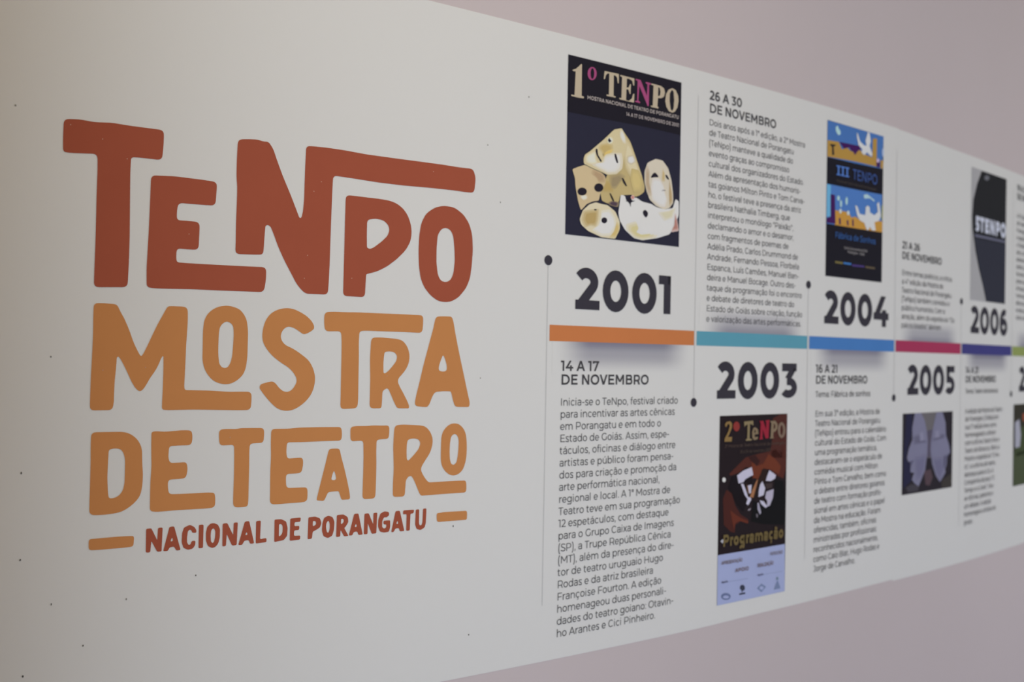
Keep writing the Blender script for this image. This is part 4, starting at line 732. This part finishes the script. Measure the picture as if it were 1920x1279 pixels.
# timeline columns
PITCH_S = 0.41231
BARS = {2001: ('orange', (0.695, 0.244, 0.090)), 2003: ('teal', (0.138, 0.417, 0.555)), 2004: ('blue', (0.088, 0.259, 0.65)),
        2005: ('crimson', (0.469, 0.054, 0.136)), 2006: ('indigo', (0.072, 0.071, 0.268)), 2007: ('olive green', (0.33, 0.40, 0.135))}
B0, B1 = 1.5275, 1.5585
HEADS = {2001: ('14 A 17', 'DE NOVEMBRO'), 2003: ('26 A 30', 'DE NOVEMBRO'), 2004: ('16 A 21', 'DE NOVEMBRO'), 2005: ('21 A 26', 'DE NOVEMBRO'),
         2006: ('14 A 21', 'DE NOVEMBRO'), 2007: ('19 A 24', 'DE NOVEMBRO')}
BODY = {
    2001: ['Inicia-se o TeNpo, festival criado', 'para incentivar as artes cênicas', 'em Porangatu e em todo o', 'Estado de Goiás. Assim, espe-', 'táculos, oficinas e diálogo entre', 'artistas e público foram pensa-',
           'dos para criação e promoção da', 'arte performática nacional,', 'regional e local. A 1ª Mostra de', 'Teatro teve em sua programação', '12 espetáculos, com destaque', 'para o Grupo Caixa de Imagens',
           '(SP), a Trupe República Cênica', '(MT), além da presença do dire-', 'tor de teatro uruguaio Hugo', 'Rodas e da atriz brasileira', 'Françoise Fourton. A edição', 'homenageou duas personali-',
           'dades do teatro goiano: Otavin-', 'ho Arantes e Cici Pinheiro.'],
    2003: ['Dois anos após a 1ª edição, a 2ª Mostra', 'de Teatro Nacional de Porangatu', '(TeNpo) manteve a qualidade do', 'evento graças ao compromisso', 'cultural dos organizadores do Estado.', 'Além da apresentação dos humoris-',
           'tas goianos Milton Pinto e Tom Carva-', 'ho, o festival teve a presença da atriz', 'brasileira Nathalia Timberg, que', 'interpretou o monólogo "Paixão",', 'declamando o amor e o desamor,', 'com fragmentos de poemas de',
           'Adélia Prado, Carlos Drummond de', 'Andrade, Fernando Pessoa, Florbela', 'Espanca, Luís Camões, Manuel Ban-', 'deira e Manuel Bocage. Outro des-', 'taque da programação foi o encontro', 'e debate de diretores de teatro do',
           'Estado de Goiás sobre criação, função', 'e valorização das artes performáticas.'],
    2004: ['Em sua 3ª edição, a Mostra de', 'Teatro Nacional de Porangatu', '(TeNpo) entrou para o calendário', 'cultural do Estado de Goiás. Com', 'uma programação temática,', 'destacaram-se o espetáculo de', 'comédia musical com Milton',
           'Pinto e Tom Carvalho, bem como', 'o debate entre diretores goianos', 'de teatro com formação profis-', 'sional em artes cênicas e o papel', 'da Mostra na educação. Foram', 'oferecidas, também, oficinas',
           'ministradas por profissionais', 'reconhecidos nacionalmente,', 'como Caio Blat, Hugo Rodas e', 'Jorge de Carvalho.'],
    2005: ['Entre temas poéticos, a crítica', 'a 4ª edição da Mostra de', 'Teatro Nacional de Porangatu', '(TeNpo) também convidou o', 'público humorista. Com a', 'atração, além do espetáculo "Os', 'palcos lotados" abriram'],
    2006: ['A edição da Mostra de Teatro', 'de Porangatu (TeNpo) em', 'sua 5ª edição teve como', 'homenageado o diretor', 'com a oficina Teatro Vivo e', 'Teatro de Bonecos. Abriu a', 'Mostra o espetáculo "O Au-', 'to", e a oficina de teatro,',
           'destaque para a Cia. A', 'Companhia da peça "O', 'Tempo e a Cena". Hou-', 've oficinas, palestras e', 'um debate. A edição', 'homenageou artistas do', 'grupo.'],
    2007: ['A 6ª edição da Mostra', 'de Teatro Nacional de', 'Porangatu teve oficinas', 'e espetáculos de todo', 'o Estado de Goiás e do', 'país, com debates e', 'palestras abertas ao', 'público, além da feira', 'de artes e do cortejo', 'pelas ruas da cidade.', 'Artistas goianos foram', 'homenageados na', 'abertura e a Mostra', 'recebeu grupos de', 'outros estados.'],
}
THEME = {2004: 'Tema: Fábrica de sonhos', 2006: 'Tema: Teatro de bonecos'}
for i, yr in enumerate((2001, 2003, 2004, 2005, 2006, 2007)):
    par = big if i < 3 else small; s = i * PITCH_S; cn, bc = BARS[yr]; below = i % 2 == 0      # text below the bar, number and poster above it
    printed('timeline_bar', par, [(ink(bc), 2, rect(s, B0, s + 0.404, B1), [])], '%s timeline bar of %d' % (cn, yr))
    # guide line with its end dot
    gs = s - 0.0062; gz = 1.6813 if below else 1.4053; ge = 1.0250 if below else 2.0640
    printed('guide_line', par, [(HAIR, 2, rect(gs - .0008, min(gz, ge), gs + .0008, max(gz, ge)), [])])
    printed('timeline_dot', par, [(CHARCOAL, 3, oval(gs, gz, .0096, .0096), [])], 'black dot at the end of the thin line of %d' % yr)
    # printed fade on the text side of the bar
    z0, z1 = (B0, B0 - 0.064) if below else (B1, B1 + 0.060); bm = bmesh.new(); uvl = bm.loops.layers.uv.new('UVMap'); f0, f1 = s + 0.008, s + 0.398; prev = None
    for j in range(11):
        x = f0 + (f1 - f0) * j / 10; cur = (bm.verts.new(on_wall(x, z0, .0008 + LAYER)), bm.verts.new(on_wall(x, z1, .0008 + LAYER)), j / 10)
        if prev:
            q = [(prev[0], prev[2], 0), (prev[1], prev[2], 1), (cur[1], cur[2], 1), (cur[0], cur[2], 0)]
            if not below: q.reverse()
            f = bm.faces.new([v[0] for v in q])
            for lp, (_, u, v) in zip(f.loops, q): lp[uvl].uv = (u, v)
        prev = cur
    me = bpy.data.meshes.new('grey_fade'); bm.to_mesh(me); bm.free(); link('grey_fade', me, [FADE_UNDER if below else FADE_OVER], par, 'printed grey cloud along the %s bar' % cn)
    # year, heading, text
    ny = 1.5912 if below else 1.4122
    words('year_number', par, [(str(yr), s + (0.066 if below else 0.0725), ny, 0.1140, 1.0, 180)], CHARCOAL, 3, 'large bold black %d' % yr)
    ts = s + 0.0312
    if below: h0, h1, b0, lead = 1.4706, 1.4440, 1.4036, 0.02335
    else: h0, h1, b0, lead = 2.0625, 2.0345, 2.0068, 0.02247
    size = 0.0206
    if yr == 2003: size = 0.0188
    if yr in THEME: words('theme_line', par, [(THEME[yr], ts, 1.4114, size, 1.0, 88)], TEXT, 3, 'line naming the theme of %d' % yr); b0 = 1.3645 if yr == 2004 else 1.3525
    if yr == 2005: h0, h1, b0, lead = 1.8050, 1.7773, 1.7338, 0.02347
    if yr == 2007: b0, lead = 1.9750, 0.0235
    words('date_heading', par, [(HEADS[yr][0], ts, h0, 0.0285, 1.03, 138), (HEADS[yr][1], ts, h1, 0.0285, 1.0, 138)], TEXT, 3, 'bold date heading of %d' % yr)
    words('paragraph', par, [(t, ts, b0 - lead * n, size, 1.0, 80) for n, t in enumerate(BODY[yr])], SMALL, 3, 'small grey paragraph about %d' % yr)
    # poster
    P = POSTERS[yr]; a0, c0, a1, c1 = [v * 1e-4 for v in P['rect']]
    poster = printed('poster', par, [(ink(P['bg']), 2, rect(a0, c0, a1, c1), [])],
                     {2001: 'dark navy poster with a heap of theatre masks', 2003: 'tall dark red poster with two painted masks and a pale blue foot', 2004: 'poster of blue skies and ochre rooftops on black',
                      2005: 'dark picture with two pale mirrored forms', 2006: 'grey poster with a black curved shape and white title', 2007: 'dark stage picture cut off by the edge'}[yr])
    for nm, lb, pcs in P['pieces']:
        printed(nm, poster, [(ink(c), 2 + ly, fillet(unpack(ou), 0.0035 if nm == 'mask' else 0.0012, 3), [fillet(unpack(h), 0.001, 3) for h in ho]) for c, ly, ou, ho in pcs], lb)
    for nm, lb, t, x, z, sz, st, wt, c in P['words']:
        words(nm, poster, [(t, x, z, sz, st, wt)], ink(c), 10, lb)


# specks of dirt and pale chips
def blob(name, s, z, rs, rz, h, m):
    bm = bmesh.new(); n = 8; rings = []
    for k, (f, d) in enumerate(((1.0, 0.0), (0.75, 0.65), (0.35, 0.95))):
        rings.append([bm.verts.new(on_wall(s + rs * f * math.cos(2 * math.pi * i / n), z + rz * f * math.sin(2 * math.pi * i / n), 0.0008 + LAYER * 2 + h * d)) for i in range(n)])
    top = bm.verts.new(on_wall(s, z, 0.0008 + LAYER * 2 + h))
    for a, b in zip(rings, rings[1:]):
        for i in range(n): bm.faces.new((a[i], a[(i + 1) % n], b[(i + 1) % n], b[i]))
    for i in range(n): bm.faces.new((rings[-1][i], rings[-1][(i + 1) % n], top))
    me = bpy.data.meshes.new(name); bm.to_mesh(me); bm.free()
    return link(name, me, [m], big)


FAINT_ONES = (7, 9, 10, 11, 12, 14)
DIRT = ink((0.09, 0.085, 0.08)); FAINT = ink((0.34, 0.33, 0.31)); CHIP = ink((0.62, 0.36, 0.27))
for n, (s, z) in enumerate(unpack(SPECKS)): blob('dirt_speck', s, z, 0.0008 + 0.0002 * (n % 3), 0.0014 + 0.0004 * (n % 2), 0.0006, FAINT if n in FAINT_ONES else DIRT)
for n, (s, z) in enumerate(unpack(CHIPS)): blob('paint_chip', s, z, 0.0009, 0.0009, 0.0004, CHIP)
